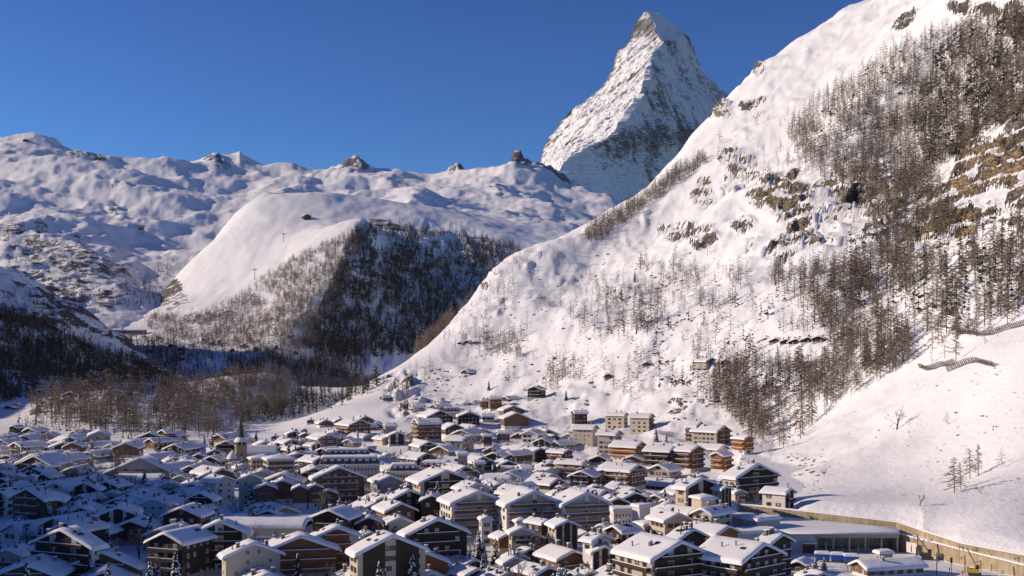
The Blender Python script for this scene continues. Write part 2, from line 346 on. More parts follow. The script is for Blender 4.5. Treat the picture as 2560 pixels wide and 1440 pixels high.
# shoulder off the left of the frame: crest heights follow from where the morning shade ends in the village
def shade_ridge():
    th = math.tan(SUN_EL); hx, hy = -math.cos(SUN_AHEAD), math.sin(SUN_AHEAD)
    term = [(-300, -60), (0, -70), (200, -90), (300, -118), (360, -116), (411, -118), (438, -106), (475, -82), (522, -111), (546, -140), (573, -172), (614, -228), (665, -300), (739, -410), (850, -520), (960, -560), (1080, -530), (1200, -480), (1300, -440), (1400, -405), (1550, -405), (1700, -450), (1900, -540), (2100, -660)]
    rows = []
    for Y, X in term:
        L = 330.0 + 0.10 * max(0, Y - 500) + 0.35 * max(0, Y - 1000)
        z = 9.0 + floor_z(max(Y, 200)) + L * th
        cx, cy = X + hx * L, Y + hy * L
        rows.append((cx, cy, z))
    prof = [(-520, 0.55), (-300, 0.86), (-140, 0.97), (-50, 0.995), (0, 1.0), (40, 0.86), (75, 0.58), (110, 0.30), (140, 0.10), (160, -0.02), (175, -0.12)]
    ys = np.interp(np.linspace(0, len(rows) - 1, 150), range(len(rows)), [r[1] for r in rows])
    xs = np.interp(np.linspace(0, len(rows) - 1, 150), range(len(rows)), [r[0] for r in rows])
    zs = np.interp(np.linspace(0, len(rows) - 1, 150), range(len(rows)), [r[2] for r in rows])
    off = np.linspace(-520, 175, 90); pf = np.interp(off, [p[0] for p in prof], [p[1] for p in prof])
    X = xs[:, None] + off[None, :]; Y = ys[:, None] + 0 * off[None, :]; Z = zs[:, None] * pf[None, :]
    Z = Z + (fbm(X / 60, Y / 60, 0.2, 4) - 0.7) * 6 * np.clip(pf, 0.1, 0.9)[None, :] * (np.abs(off) > 25)[None, :]
    V = np.stack([X, Y, Z], -1).reshape(-1, 3); nu, nv = Z.shape; idx = np.arange(nu * nv).reshape(nu, nv)
    Q = np.stack([idx[:-1, :-1], idx[:-1, 1:], idx[1:, 1:], idx[1:, :-1]], -1).reshape(-1, 4)
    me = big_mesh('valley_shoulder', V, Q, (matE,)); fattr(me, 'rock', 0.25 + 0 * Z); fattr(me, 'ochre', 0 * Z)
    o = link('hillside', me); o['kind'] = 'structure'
shade_ridge()

# ---------------------------------------------------------------- middle hill with the forest
skyB = [(300,808,3300),(350,792,3350),(390,755,3450),(430,705,3600),(470,668,3680),(520,622,3760),(570,560,3850),(615,515,3900),(660,498,3950),(710,488,3980),(760,482,4000),(850,495,4100),(1000,512,4200),(1150,530,4150),(1290,560,4050),(1450,600,3900)]
ctrlB = skyB + [(890,567,3350),(868,610,3220),(842,680,3020),(800,745,2850),(760,800,2700),(720,850,2550),(690,890,2440),(650,925,2300),
 (820,530,3700),(700,560,3600),(600,610,3500),(520,690,3400),(450,750,3280),(700,650,3300),(620,720,3150),(560,770,3000),(480,800,2950),(700,740,3000),
 (640,820,2780),(560,850,2700),(480,840,2820),(400,825,2950),(330,825,2980),(300,850,2850),(400,870,2600),(500,900,2450),(300,920,2450),(400,935,2300),(250,870,2700),(200,850,2900),
 (930,575,3500),(1000,578,3560),(1080,575,3620),(1180,585,3650),(1290,612,3600),(1400,650,3400),
 (950,660,3180),(1050,660,3300),(1150,650,3380),(1250,680,3300),(950,760,2940),(1050,770,3000),(1150,770,3040),(1250,780,3000),(900,840,2680),(1000,860,2740),(1100,870,2760),(860,900,2460),(940,930,2480),(800,950,2300),(1200,900,2700),(700,970,2150),(500,985,2150),
 (820,860,2560),(780,920,2360)]
for px, py, d in skyB[:11]:
    p = P(px, py, d); ctrlB.append((px, YH + (CZ - p.z + 60) / (p.y * 1.1) * F, p.y * 1.1))
B = Sheet(ctrlB, np.arange(150, 1560, 3.6), np.exp(np.arange(math.log(2050), math.log(4600), 0.0040)), 1e-5)
bx, by = B.px(), B.py()
bw = fbm(B.X / 260, B.Y / 320, 1.0, 4)
rightface = blob(bx, by, [(1080,720,230,170,0,1),(930,760,130,190,0,1)])
gully = ridged(B.X / 55 + B.Z / 300, B.Y / 320, B.Z / 260, 4)
B.Z += bw * 9 + rightface * gully * 8 + fbm(B.X / 60, B.Y / 90, 3.0, 3) * 2.2
crx = np.interp(B.Y, [2300, 2440, 2550, 2700, 2850, 3020, 3220, 3350, 3500], [650, 690, 720, 760, 800, 842, 868, 890, 900]) + 26 * fbm(B.Y / 190, B.Z / 150, 2.2, 4); cdx = (bx - crx) * B.Y / F
cfa = sstep(2250, 2500, B.Y) * (1 - sstep(3300, 3550, B.Y))
B.Z += cfa * (20 * np.exp(-np.abs(cdx) / 90.0) - 24 * sstep(10, 150, cdx) * (1 - sstep(250, 600, cdx)))
B.rock = np.clip(0.12 + 0.16 * bw + 0.40 * rightface * sstep(-0.2, 0.9, gully) + blob(bx, by, [(430,740,50,60,-45,.5),(520,790,90,25,-20,.4),(960,560,60,20,20,.6),(760,535,30,10,0,.45),(640,590,20,40,40,.15)]), 0, 0.8)
matB = terrain_mat('forest_hill_ground', (0.11, 0.095, 0.085), (0.21, 0.18, 0.16), 0.022, 2.5)
hillB = B.build('hill', matB)

# ---------------------------------------------------------------- far ski slopes
skyC = [(-300,352,6300),(0,352,6300),(60,345,6300),(110,352,6300),(160,372,6250),(200,385,6200),(260,398,6200),(310,408,6200),(400,411,6200),(480,421,6300),(500,412,6600),(540,400,6700),(600,396,6700),(640,412,6700),(670,425,6600),(720,424,6600),(760,432,6600),
 (820,438,6600),(850,434,6600),(890,426,6600),(920,442,6600),(960,452,6600),(1040,455,6600),(1090,445,6600),(1130,430,6600),(1150,430,6600),(1190,437,6500),(1240,428,6400),(1268,418,6300),(1295,402,6300),(1330,408,6300),(1362,414,6350),(1410,445,6350),(1450,470,6300),(1500,505,6200),(1540,530,6100),(1620,560,6100),(1750,560,6100)]
ctrlC = skyC + [(-300,420,5600),(0,405,5600),(150,395,5700),(0,480,5000),(0,560,4500),(0,640,4000),(0,700,3600),(-300,650,3900),(100,440,5400),(120,520,4800),(150,600,4200),(150,660,3800),(200,740,3350),(60,740,3350),
 (250,420,5900),(280,480,5200),(300,560,4600),(280,640,4000),(300,700,3600),(330,760,3300),(370,800,3150),(400,450,5800),(420,520,5100),(400,600,4500),(390,680,3900),(420,730,3700),
 (540,450,6000),(560,490,5500),(520,560,4900),(650,460,6000),(700,480,5500),(800,470,5600),(900,470,5700),(850,490,5100),(1000,490,5300),(950,510,4700),(1050,525,4500),(1150,490,5300),(1130,545,4350),(1200,560,4200),(1280,590,4000),
 (1250,470,5600),(1280,520,4800),(1340,460,5800),(1380,540,4700),(1380,580,4200),(1430,490,5700),(1460,545,4900),(1540,560,5000),(1600,575,5000),(1440,610,4000),(1600,610,4300),(1750,590,5000)]
ctrlC += [(-300,880,2700),(0,880,2700),(200,890,2650),(370,880,2700),(600,1000,2650),(1000,1050,2650),(1500,1050,2650),(600,900,3050),(1000,950,3050),(1500,950,3050)]
for px, py, d in skyC[::2]:
    p = P(px, py, d); ctrlC.append((px, YH + (CZ - p.z + 70) / (p.y * 1.12) * F, p.y * 1.12))
C = Sheet(ctrlC, np.arange(-300, 1760, 4.4), np.exp(np.arange(math.log(2650), math.log(7600), 0.0044)), 1e-5)
cx_, cy_ = C.px(), C.py()
cw = fbm(C.X / 520, C.Y / 620, 1.0, 5)
cr = ridged(C.X / 260, C.Y / 300, 2.0, 4)
lowleft = blob(cx_, cy_, [(150,680,330,150,0,1)])
rocky = blob(cx_, cy_, [(890,432,60,14,0,.9),(820,440,90,12,0,.5),(1000,462,80,10,10,.5),(1140,432,26,10,0,.9),(1300,410,38,36,0,1.0),(1380,425,110,26,15,.85),(1440,460,90,26,35,.6),(1250,490,40,14,0,.7),(540,415,50,16,15,.8),(230,398,70,8,12,.8),(720,455,90,16,10,.45),
                        (300,480,35,10,15,.6),(290,520,40,14,40,.7),(60,600,90,70,0,.4),(130,690,170,70,-10,.48),(270,700,120,50,10,.45),(160,610,60,30,0,.4),(350,560,20,12,0,.5),(200,760,160,40,0,.5),(1540,500,60,40,40,.4),(1000,470,60,14,0,.4),(440,545,20,8,0,.3),(1180,455,80,14,0,.4)])
C.Z += cw * 34 * sstep(3100, 3900, C.Y) + fbm(C.X / 150, C.Y / 170, 5.0, 4) * 4.5 + 3.5 * ridged(C.X / 75, C.Y / 85, 1.7, 4) + (ridged(C.X / 620, C.Y / 520, 4.4, 4, 0.42) - 0.5) * 30 * sstep(3300, 4200, C.Y) + rocky ** 1.5 * ((cr - 0.5) * 20 + 14 * (ridged(C.X / 70, C.Y / 80, 6.0, 3) - 0.5)) + lowleft * cr * 10
tooth = blob(cx_, cy_, [(1293,410,15,60,0,1)]) * sstep(6100, 6250, C.Y) * (1 - sstep(6350, 6550, C.Y)); C.Z += tooth * 45
for tx, w_, h_ in ((890,16,22),(1143,12,26),(868,9,12),(530,16,10),(1270,10,14),(1325,9,20),(1350,8,14),(600,6,10),(66,8,8)):
    C.Z += np.exp(-((cx_ - tx) / w_) ** 2) * sstep(6300, 6500, C.Y) * (1 - sstep(6750, 6950, C.Y)) * h_ * (1 + 0.5 * perlin(C.X / 25, C.Y / 60, 0))
C.rock = np.clip(rocky * 0.62 + 0.08 + 0.10 * sstep(0.6, 1.3, ridged(C.X / 240, C.Y / 200, 3.1, 4)) + 0.10 * sstep(0.2, 0.8, fbm(C.X / 190, C.Y / 200, 8.0, 4)) + 0.22 * lowleft * sstep(0.0, 1.0, cr), 0, 0.8)
matC = terrain_mat('far_snow_slopes', (0.13, 0.125, 0.13), (0.22, 0.21, 0.215), 0.02, 4.0)
hillC = C.build('mountain', matC)
# ---------------------------------------------------------------- the great pyramid peak
def peak():
    def cv(pts): return np.array([(1280 + x / 2.88, y / 2.88) for x, y in pts])
    left = cv([(957,88),(935,110),(905,150),(885,190),(872,250),(868,292),(832,325),(812,350),(758,372),(752,420),(742,470),(736,510),(702,555),(690,600),(650,650),(600,690),(520,760),(460,800),(395,848),(345,910),(315,960),(280,1015),(248,1090),(225,1150),(180,1230),(60,1400),(-100,1560)])
    ridge = cv([(962,88),(990,120),(1012,165),(1032,215),(1048,255),(1084,300),(1050,345),(1020,392),(1000,440),(985,480),(968,545),(962,600),(938,672),(905,715),(862,780),(835,815),(808,852),(785,905),(752,960),(700,1000),(650,1032),(590,1060),(520,1090),(450,1135),(400,1180),(330,1300),(250,1560)])
    right = cv([(985,90),(1060,100),(1130,160),(1200,220),(1258,268),(1298,325),(1310,380),(1332,432),(1350,480),(1355,530),(1398,578),(1440,608),(1490,660),(1530,694),(1570,706),(1640,750),(1720,830),(1800,900),(1900,1000),(2050,1200),(2200,1560)])
    nt = 270; na = 105
    ytop, ybot = 88 / 2.88, 1560 / 2.88
    ys = ytop + (ybot - ytop) * np.linspace(0, 1, nt) ** 1.05
    xl = np.interp(ys, left[:, 1], left[:, 0]); xr = np.interp(ys, ridge[:, 1], ridge[:, 0]); xR = np.interp(ys, right[:, 1], right[:, 0])
    t = (ys - ytop) / (ybot - ytop)
    D0 = 8600.0
    dr = D0 - 1500 * t ** 0.9; dl = D0 + 60 + 180 * t; dR = D0 + 150 + 500 * t
    rows = []
    for i in range(nt):
        y = ys[i]
        pl, pr, pR = np.array(P(xl[i], y, dl[i])), np.array(P(xr[i], y, dr[i])), np.array(P(xR[i], y, dR[i]))
        zc = pr[2]
        pl[2] = pr[2] * 0 + P(xl[i], y, dl[i]).z; pR[2] = P(xR[i], y, dR[i]).z
        back = (pl + pR) / 2 + np.array([0, 900 * t[i] + 40, 0])
        s = np.linspace(0, 1, na)[:, None]
        segs = [pl + (pr - pl) * s, (pr + (pR - pr) * s)[1:], (pR + (back - pR) * np.linspace(0, 1, 14)[:, None])[1:], (back + (pl - back) * np.linspace(0, 1, 14)[:, None])[1:-1]]
        # faces bulge and hollow a little
        segs[1] = segs[1] + np.array([0, 1, 0]) * (60 * t[i] * np.sin(np.pi * s[1:]))
        rows.append(np.concatenate(segs))
    V = np.array(rows); nr, nc, _ = V.shape
    X, Y, Z = V[..., 0], V[..., 1], V[..., 2]
    col = np.arange(nc)[None, :] * np.ones((nr, 1))
    east = (col < na)
    amp = (0.25 + 0.75 * np.minimum(1, t * 3))[:, None]
    n1 = ridged(X / 260, Y / 260, Z / 420, 4, 0.5); n2 = ridged(X / 70, Y / 70, Z / 90, 4, 0.5)
    # slanting ribs on the sunny face (they follow its left edge), steep flutes on the shaded one
    sl_ = (X * 0.80 + Z * 0.60); cr2 = (-X * 0.60 + Z * 0.80)
    rib = ridged(cr2 / 62, Y / 300, sl_ / 520, 5, 0.6)
    flute = ridged((X * .94 + Z * .34) / 75, Y / 300, (Z * .94 - X * .34) / 420, 5, 0.6)
    d = amp * (n1 * 20 + n2 * 4 + np.where(east, rib * 18, flute * 19))
    ex = np.where(east, -0.55, 0.45)
    V[..., 0] += ex * d * 0.75; V[..., 1] -= d * 1.0; V[..., 2] += amp * n2 * 5
    # ledges
    st = Z / 60 + 0.8 * n1; fr = st - np.floor(st); V[..., 1] -= amp * 12 * (sstep(0.2, 0.7, fr) - fr)
    V[0, :, :] = V[0].mean(axis=0) * 0.75 + V[0] * 0.25
    idx = np.arange(nr * nc).reshape(nr, nc); nx = np.roll(idx, -1, axis=1)
    Q = np.stack([idx[:-1], idx[1:], nx[1:], nx[:-1]], -1).reshape(-1, 4)
    me = big_mesh('peak', V.reshape(-1, 3), Q, (MATT,), smooth=False)
    head = np.exp(-((t[:, None] - 0.07) / 0.05) ** 2) * (col < na)
    low = sstep(0.62, 0.8, t)[:, None] * np.ones((1, nc))
    band = fbm(X / 300, Y / 300, Z / 300, 3)
    rock = np.where(east, 0.35 + 0.34 * np.clip(-rib, -.6, 1) + 0.12 * band, 0.33 + 0.30 * np.clip(-flute, -.6, 1) + 0.16 * band) + 0.30 * head + 0.14 * np.exp(-((t[:, None] - 0.60) / 0.06) ** 2) * (~east) - 0.10 * low
    edge = np.exp(-col / 7.0); rock = rock + 0.25 * edge
    fattr(me, 'rock', np.clip(rock, 0, 1)); fattr(me, 'ochre', 0 * rock)
    o = link('mountain', me); o['kind'] = 'structure'
MATT = terrain_mat('peak_rock_and_snow', (0.20, 0.19, 0.195), (0.32, 0.30, 0.30), 0.014, 12.0, amp=1.0, lo=0.30, hi=0.66)
peak()
# ================================================================== trees
def plant_mat(name, a, b, rough=0.85):
    t = NT(name); at = t.new('ShaderNodeAttribute'); at.attribute_name = 'tint'
    oi = t.new('ShaderNodeObjectInfo')
    f = t.math('FRACT', t.math('ADD', at.outputs['Fac'], oi.outputs['Random']))
    n = t.noise(0.35, 2, 0.5, t.pos())
    f = t.math('ADD', t.math('MULTIPLY', f, 0.7), t.math('MULTIPLY', n, 0.35), True)
    return t.done(t.mix(f, a, b), rough, 0.15)
M_LARCH = plant_mat('larch_twigs', (0.175, 0.135, 0.105), (0.30, 0.235, 0.18))
M_BARK = plant_mat('bark', (0.075, 0.058, 0.045), (0.13, 0.10, 0.08))
M_PINE = plant_mat('pine_needles', (0.030, 0.036, 0.026), (0.080, 0.070, 0.048))
M_SPRUCE = plant_mat('spruce_needles', (0.022, 0.034, 0.024), (0.045, 0.058, 0.040))
M_TWIG = plant_mat('bare_twigs', (0.16, 0.125, 0.10), (0.27, 0.215, 0.175))
t = NT('tree_snow'); M_TSNOW = t.done(t.mix(t.noise(0.8, 3, 0.5, t.pos()), (0.82, 0.82, 0.84), (0.87, 0.87, 0.88)), 0.7, 0.2)

def cone_trunk(r0, h, n=4, bend=0.0, rs=None):
    V, T = [], []
    if n == 3:       # light version for the merged forests
        return [(r0, 0, 0), (-r0 * .5, r0 * .87, 0), (-r0 * .5, -r0 * .87, 0), (bend, 0, h)], [(0, 1, 3), (1, 2, 3), (2, 0, 3)]
    lv = ((0.0, 1.0), (0.5, 0.6), (1.0, 0.08))
    for hh, rr in lv:
        for k in range(n):
            a = 2 * math.pi * k / n; V.append((r0 * rr * math.cos(a) + bend * hh * hh, r0 * rr * math.sin(a), h * hh))
    for i in range(2):
        for k in range(n):
            a, b = i * n + k, i * n + (k + 1) % n; T += [(a, b, b + n), (a, b + n, a + n)]
    return V, T
def larch(seed, nb, full=False, wide=1.0, tw=1.0):
    r = np.random.default_rng(seed); bend = r.uniform(-0.03, 0.03)
    tv, tt = cone_trunk(0.0105, 1.0, 5 if full else 3, bend)
    V, T = [], []
    h0 = r.uniform(0.10, 0.26)
    for i in range(nb):
        h = h0 + (0.985 - h0) * ((i + r.uniform(0, 1)) / nb) ** 0.9
        L = (0.20 * (1 - h) ** 0.8 + 0.02) * r.uniform(0.55, 1.2) * wide * (0.65 + 0.35 * min(1, (h - h0) / 0.12))
        a = r.uniform(0, 2 * math.pi); dz = -0.22 * L * r.uniform(0.2, 1.6) + 0.10 * L * (h > .8) * 4
        c, s = math.cos(a), math.sin(a); bx = bend * h * h
        w = 0.0075 + 0.003 * r.random()
        b = len(V)
        V += [(bx, 0, h + w), (bx, 0, h - w), (bx + c * L, s * L, h + dz)]; T.append((b, b + 1, b + 2))
        for k in range(4 if full else 3):
            f = r.uniform(0.35, 0.95); q = r.uniform(-1.0, 1.0); ll = L * r.uniform(0.3, 0.6)
            m = (bx + c * L * f, s * L * f, h + dz * f); aa = a + q
            e = (m[0] + math.cos(aa) * ll, m[1] + math.sin(aa) * ll, m[2] - ll * r.uniform(0.0, 0.7))
            b = len(V); ww = 0.0085 * tw
            V += [(m[0], m[1], m[2] + ww), (m[0] - s * ww, m[1] + c * ww, m[2] - ww), e]; T.append((b, b + 1, b + 2))
    return (np.array(tv), np.array(tt)), (np.array(V), np.array(T))
def pine(seed, nb, full=False, wide=1.0):
    r = np.random.default_rng(seed)
    tv, tt = cone_trunk(0.015, 0.95, 4 if full else 3)
    V, T = [], []
    h0 = r.uniform(0.08, 0.18)
    for i in range(nb):
        h = h0 + (1.0 - h0) * (i + r.random()) / nb
        L = (0.25 * (1 - h) ** 0.8 + 0.025) * r.uniform(0.65, 1.15) * wide; a = r.uniform(0, 2 * math.pi)
        c, s = math.cos(a), math.sin(a); w = 0.075 * (1 - h) + 0.022; dz = -0.30 * L
        b = len(V)
        V += [(0, 0, h + 0.03), (c * L - s * w * .5, s * L + c * w * .5, h + dz), (c * L + s * w * .5, s * L - c * w * .5, h + dz * 1.3), (c * L * .5 - s * w, s * L * .5 + c * w, h - 0.03), (c * L * .5 + s * w, s * L * .5 - c * w, h - 0.035)]
        T += [(b, b + 3, b + 1), (b, b + 2, b + 4), (b, b + 1, b + 2)]
    return (np.array(tv), np.array(tt)), (np.array(V), np.array(T))
def spruce(seed, nl=11, snowy=0.6):
    """snow-laden village spruce: drooping fronds in whorls, a lip of snow on each"""
    r = np.random.default_rng(seed); tv, tt = cone_trunk(0.016, 0.96, 5)
    V, T, SV, ST = [], [], [], []
    for i in range(nl):
        h = 0.07 + 0.88 * (i / nl); L0 = 0.20 * (1 - h) ** 0.85 + 0.02; n = int(9 - 4 * h) + 3
        off = r.uniform(0, 6)
        for k in range(n):
            a = off + 2 * math.pi * (k + r.uniform(-.3, .3)) / n; L = L0 * r.uniform(0.75, 1.15); hh = h + r.uniform(-.025, .025)
            c, s = math.cos(a), math.sin(a); w = L * 0.34 + 0.008
            pts = [(0, 0, hh + .035), (c * L * .55 - s * w, s * L * .55 + c * w, hh - .02 - L * .12), (c * L, s * L, hh - L * .42), (c * L * .55 + s * w, s * L * .55 - c * w, hh - .02 - L * .12), (c * L * .6, s * L * .6, hh + .012 - L * .10)]
            b = len(V); V += pts; T += [(b, b + 1, b + 4), (b + 1, b + 2, b + 4), (b + 2, b + 3, b + 4), (b + 3, b, b + 4)]
            V += [(c * L * .3, s * L * .3, hh - .05)]; T += [(b + 1, b + 5, b + 2), (b + 3, b + 2, b + 5)]
            if r.random() < snowy:
                q = len(SV); k1 = .72
                SV += [(c * L * .2, s * L * .2, hh + .045), (c * L * .55 - s * w * k1, s * L * .55 + c * w * k1, hh - L * .09 + .004), (c * L * .96, s * L * .96, hh - L * .34), (c * L * .55 + s * w * k1, s * L * .55 - c * w * k1, hh - L * .09 + .004), (c * L * .6, s * L * .6, hh + .034 - L * .09)]
                ST += [(q, q + 1, q + 4), (q + 1, q + 2, q + 4), (q + 2, q + 3, q + 4), (q + 3, q, q + 4)]
    return (np.array(tv), np.array(tt)), (np.array(V), np.array(T)), (np.array(SV), np.array(ST))
def bare_tree(seed, lean=0.0):
    r = np.random.default_rng(seed); tv, tt, V, T = [], [], [], []
    def limb(p, d, L, rad, dep):
        p = np.array(p); d = d / np.linalg.norm(d); e = p + d * L
        sx = np.cross(d, (0.3, 0.2, 1.0)); sx /= np.linalg.norm(sx) + 1e-9; sy = np.cross(d, sx)
        vv, tl = (tv, tt) if dep < 2 else (V, T)
        b = len(vv); ring = [0, 2.09, 4.19]
        for c_, rr in ((p, rad), (e, rad * 0.55)):
            for a in ring: vv.append(tuple(c_ + (sx * math.cos(a) + sy * math.sin(a)) * rr))
        for k in range(3):
            a, c = b + k, b + (k + 1) % 3; tl.extend([(a, c, c + 3), (a, c + 3, a + 3)])
        if dep >= 4: return
        for i in range(3 if dep < 3 else 4):
            f = r.uniform(0.45, 1.0); nd = d * 0.9 + r.normal(size=3) * 0.48 + np.array((0, 0, 0.18))
            limb(p + d * L * f, nd, L * r.uniform(0.5, 0.75), max(rad * 0.5, 0.0022), dep + 1)
    for q in range(2):
        limb((0.015 * q, 0, 0), np.array((lean + r.normal() * .12, r.normal() * .12, 1.0)), 0.36, 0.018, 0)
    V = np.array(V); tv = np.array(tv); m = max(V[:, 2].max(), tv[:, 2].max())
    return (tv / m, np.array(tt)), (V / m, np.array(T))

def tmesh(name, vt, mat):
    me = big_mesh(name, vt[0], vt[1], (mat,), smooth=False); fattr(me, 'tint', np.zeros(len(vt[0]))); return me
LARCH_HI = []
for k in range(8):
    tr, cr_ = larch(100 + k, 62, True, (0.85, 1.0, 1.15, 1.3)[k % 4]); LARCH_HI.append((tmesh('larch_trunk', tr, M_BARK), tmesh('larch_crown', cr_, M_LARCH)))
PINE_HI = []
for k in range(5):
    tr, cr_ = pine(200 + k, 70, True, (0.8, 1.0, 1.2)[k % 3]); PINE_HI.append((tmesh('pine_trunk', tr, M_BARK), tmesh('pine_crown', cr_, M_PINE)))
SPRUCE_HI = []
for k in range(5):
    tr, cr_, sn = spruce(300 + k, 12, (0.35, 0.5, 0.65)[k % 3]); SPRUCE_HI.append((tmesh('spruce_trunk', tr, M_BARK), tmesh('spruce_crown', cr_, M_SPRUCE), tmesh('spruce_snow', sn, M_TSNOW)))
BARE_HI = []
for k in range(5):
    tr, cr_ = bare_tree(400 + k, (0, .25, -.2, .1, 0)[k]); BARE_HI.append((tmesh('bare_trunk', tr, M_BARK), tmesh('bare_crown', cr_, M_TWIG)))

def forest_stuff(name, pts, lo, mat, label, cat):
    """one merged object; pts rows: x y z height width-factor"""
    if not len(pts): return
    pts = np.array(pts); k = rng.integers(0, len(lo), len(pts)); Vs, Ts, Ms, Cs = [], [], [], []; base = 0
    for q, (tr, cr_) in enumerate(lo):
        p = pts[k == q]
        if not len(p): continue
        v = np.concatenate([tr[0], cr_[0]]); tt = np.concatenate([tr[1], cr_[1] + len(tr[0])])
        a = rng.uniform(0, 2 * math.pi, len(p)); c, s = np.cos(a)[:, None], np.sin(a)[:, None]; h = p[:, 3][:, None]; w = (p[:, 3] * p[:, 4])[:, None]
        X = (v[None, :, 0] * c - v[None, :, 1] * s) * w + p[:, 0][:, None]; Y = (v[None, :, 0] * s + v[None, :, 1] * c) * w + p[:, 1][:, None]
        Z = v[None, :, 2] * h + p[:, 2][:, None] - 0.3
        Vs.append(np.stack([X, Y, Z], -1).reshape(-1, 3))
        Ts.append((tt[None] + (base + np.arange(len(p)) * len(v))[:, None, None]).reshape(-1, 3)); base += len(p) * len(v)
        Ms.append(np.tile(np.r_[np.zeros(len(tr[1])), np.ones(len(cr_[1]))], len(p))); Cs.append(np.repeat(rng.random(len(p)), len(v)))
    me = big_mesh(name, np.concatenate(Vs), np.concatenate(Ts), (M_BARK, mat), smooth=False, midx=np.concatenate(Ms))
    fattr(me, 'tint', np.concatenate(Cs)); o = link(name, me); tag(o, label, cat, None, 'stuff'); return o

def in_poly(x, y, poly):
    ins = np.zeros(len(x), bool); n = len(poly)
    for i in range(n):
        (x1, y1), (x2, y2) = poly[i], poly[(i + 1) % n]
        c = ((y1 > y) != (y2 > y)) & (x < (x2 - x1) * (y - y1) / (y2 - y1 + 1e-9) + x1); ins ^= c
    return ins
def sow(sheet, poly, area, h0, h1, clump=0.0, csize=60.0, dmin=0, dmax=9e9, wf=1.0):
    p = np.array(poly, float); x0, y0 = p.min(0); x1, y1 = p.max(0)
    n = int((x1 - x0) * (y1 - y0) / area); x = rng.uniform(x0, x1, n); y = rng.uniform(y0, y1, n); ok = in_poly(x, y, poly)
    out = []
    nz = fbm(x / csize, y / csize * 1.3, 5.5 + area, 3)
    for i in np.nonzero(ok)[0]:
        if clump and nz[i] < rng.uniform(-1, 1) * 0.35 + clump - 0.5: continue
        h = sheet.hit(x[i], y[i])
        if h is None or h.y < dmin or h.y > dmax: continue
        if 1885 < x[i] < 2075 and 838 < y[i] < 915 : continue      # clearing in front of the old barns
        out.append((h.x, h.y, h.z, rng.uniform(h0 * .9, h1 * 1.06) * rng.choice((1, 1, 1, .75, .55)), rng.uniform(0.95, 1.4) * wf))
    return out
def skyline_row(sheet, px0, px1, n, h0, h1, k0=1.0, k1=1.1):
    out = []
    for _ in range(n):
        px = rng.uniform(px0, px1); i = int(np.clip(np.searchsorted(sheet.pxs, px), 1, len(sheet.pxs) - 1))
        j = int(np.argmax(sheet.q[i] * (sheet.ds < 2100))); d = sheet.ds[j] * rng.uniform(k0, k1); x = (px - CX) / F * d
        out.append((x, d, sheet.z(x, d), rng.uniform(h0, h1), rng.uniform(.8, 1.2)))
    return out
larA = []       # (rows, zone label)
def zone(lst, rows, lab): lst.extend([r + (lab,) for r in rows])
L_UP = 'bare brown larch in the high forest on the right-hand hillside'
L_MID = 'bare brown larch in the loose stand below the ochre cliffs'
L_LOW = 'bare brown larch in the wooded strip reaching down to the village'
L_OPEN = 'lone bare larch on the open snow slope of the hillside'
L_KNOLL = 'brown larch on the wooded knoll inside the village'
zone(larA, sow(A, [(1960,335),(2050,245),(2150,190),(2250,115),(2400,70),(2560,20),(2760,-60),(2760,330),(2560,300),(2480,330),(2400,385),(2330,430),(2280,520),(2150,490),(2060,450),(2000,410)], 62, 15, 22, 0.10, 70), L_UP)
zone(larA, sow(A, [(1790,400),(1900,300),(2000,290),(2030,450),(1900,450),(1800,480)], 950, 13, 20), L_UP)
zone(larA, sow(A, [(2150,500),(2330,430),(2390,560),(2320,700),(2150,790),(2060,800),(1990,770),(1910,700),(2050,660),(2200,620)], 105, 15, 22, 0.1), L_MID)
zone(larA, sow(A, [(2280,660),(2560,560),(2760,600),(2760,780),(2560,790),(2400,850),(2250,830),(2190,760)], 230, 14, 22, 0.25, 90), L_MID)
zone(larA, sow(A, [(1450,720),(1580,660),(1850,680),(1860,760),(1700,820),(1500,870),(1430,800)], 150, 13, 19, 0.28, 70), L_MID)
zone(larA, sow(A, [(1740,1000),(1900,860),(2050,790),(2230,800),(2290,900),(2190,960),(2090,1010),(2000,1110),(1930,1150),(1870,1100),(1800,1010)], 115, 14, 20, 0.08, 70), L_LOW)
zone(larA, sow(A, [(1740,880),(1870,880),(1890,1010),(1790,1030),(1750,1010)], 190, 13, 18, 0.15), L_LOW)
zone(larA, sow(A, [(1190,850),(1305,840),(1310,905),(1200,895)], 105, 15, 20), L_OPEN)
zone(larA, sow(A, [(1340,930),(1430,890),(1460,960),(1370,990)], 130, 12, 18, 0.1), L_OPEN)
zone(larA, sow(A, [(1530,960),(1640,890),(1660,980),(1560,1015)], 150, 12, 17, 0.2), L_OPEN)
zone(larA, sow(A, [(1455,590),(1520,545),(1640,470),(1700,420),(1765,392),(1770,408),(1640,505),(1520,595),(1480,612)], 22, 12, 18, wf=1.2), L_UP)
zone(larA, sow(A, [(1180,760),(1450,610),(1850,620),(1900,800),(1700,950),(1500,1000),(1320,990),(1150,900)], 1500, 11, 18, 0.3, 60), L_OPEN)
zone(larA, sow(A, [(1100,850),(1200,730),(1280,650),(1330,650),(1260,790),(1130,900)], 300, 10, 15, 0.2), L_OPEN)
zone(larA, sow(A, [(950,1000),(1060,900),(1120,900),(1050,1000),(980,1030)], 420, 12, 18), L_OPEN)
zone(larA, sow(A, [(2280,880),(2560,740),(2560,820),(2320,930)], 900, 12, 18), L_OPEN)
zone(larA, skyline_row(A, 690, 1130, 760, 15, 23, 1.0, 1.06), L_OPEN)
zone(larA, skyline_row(A, 1120, 1300, 40, 11, 16, 0.99, 1.04), L_OPEN)
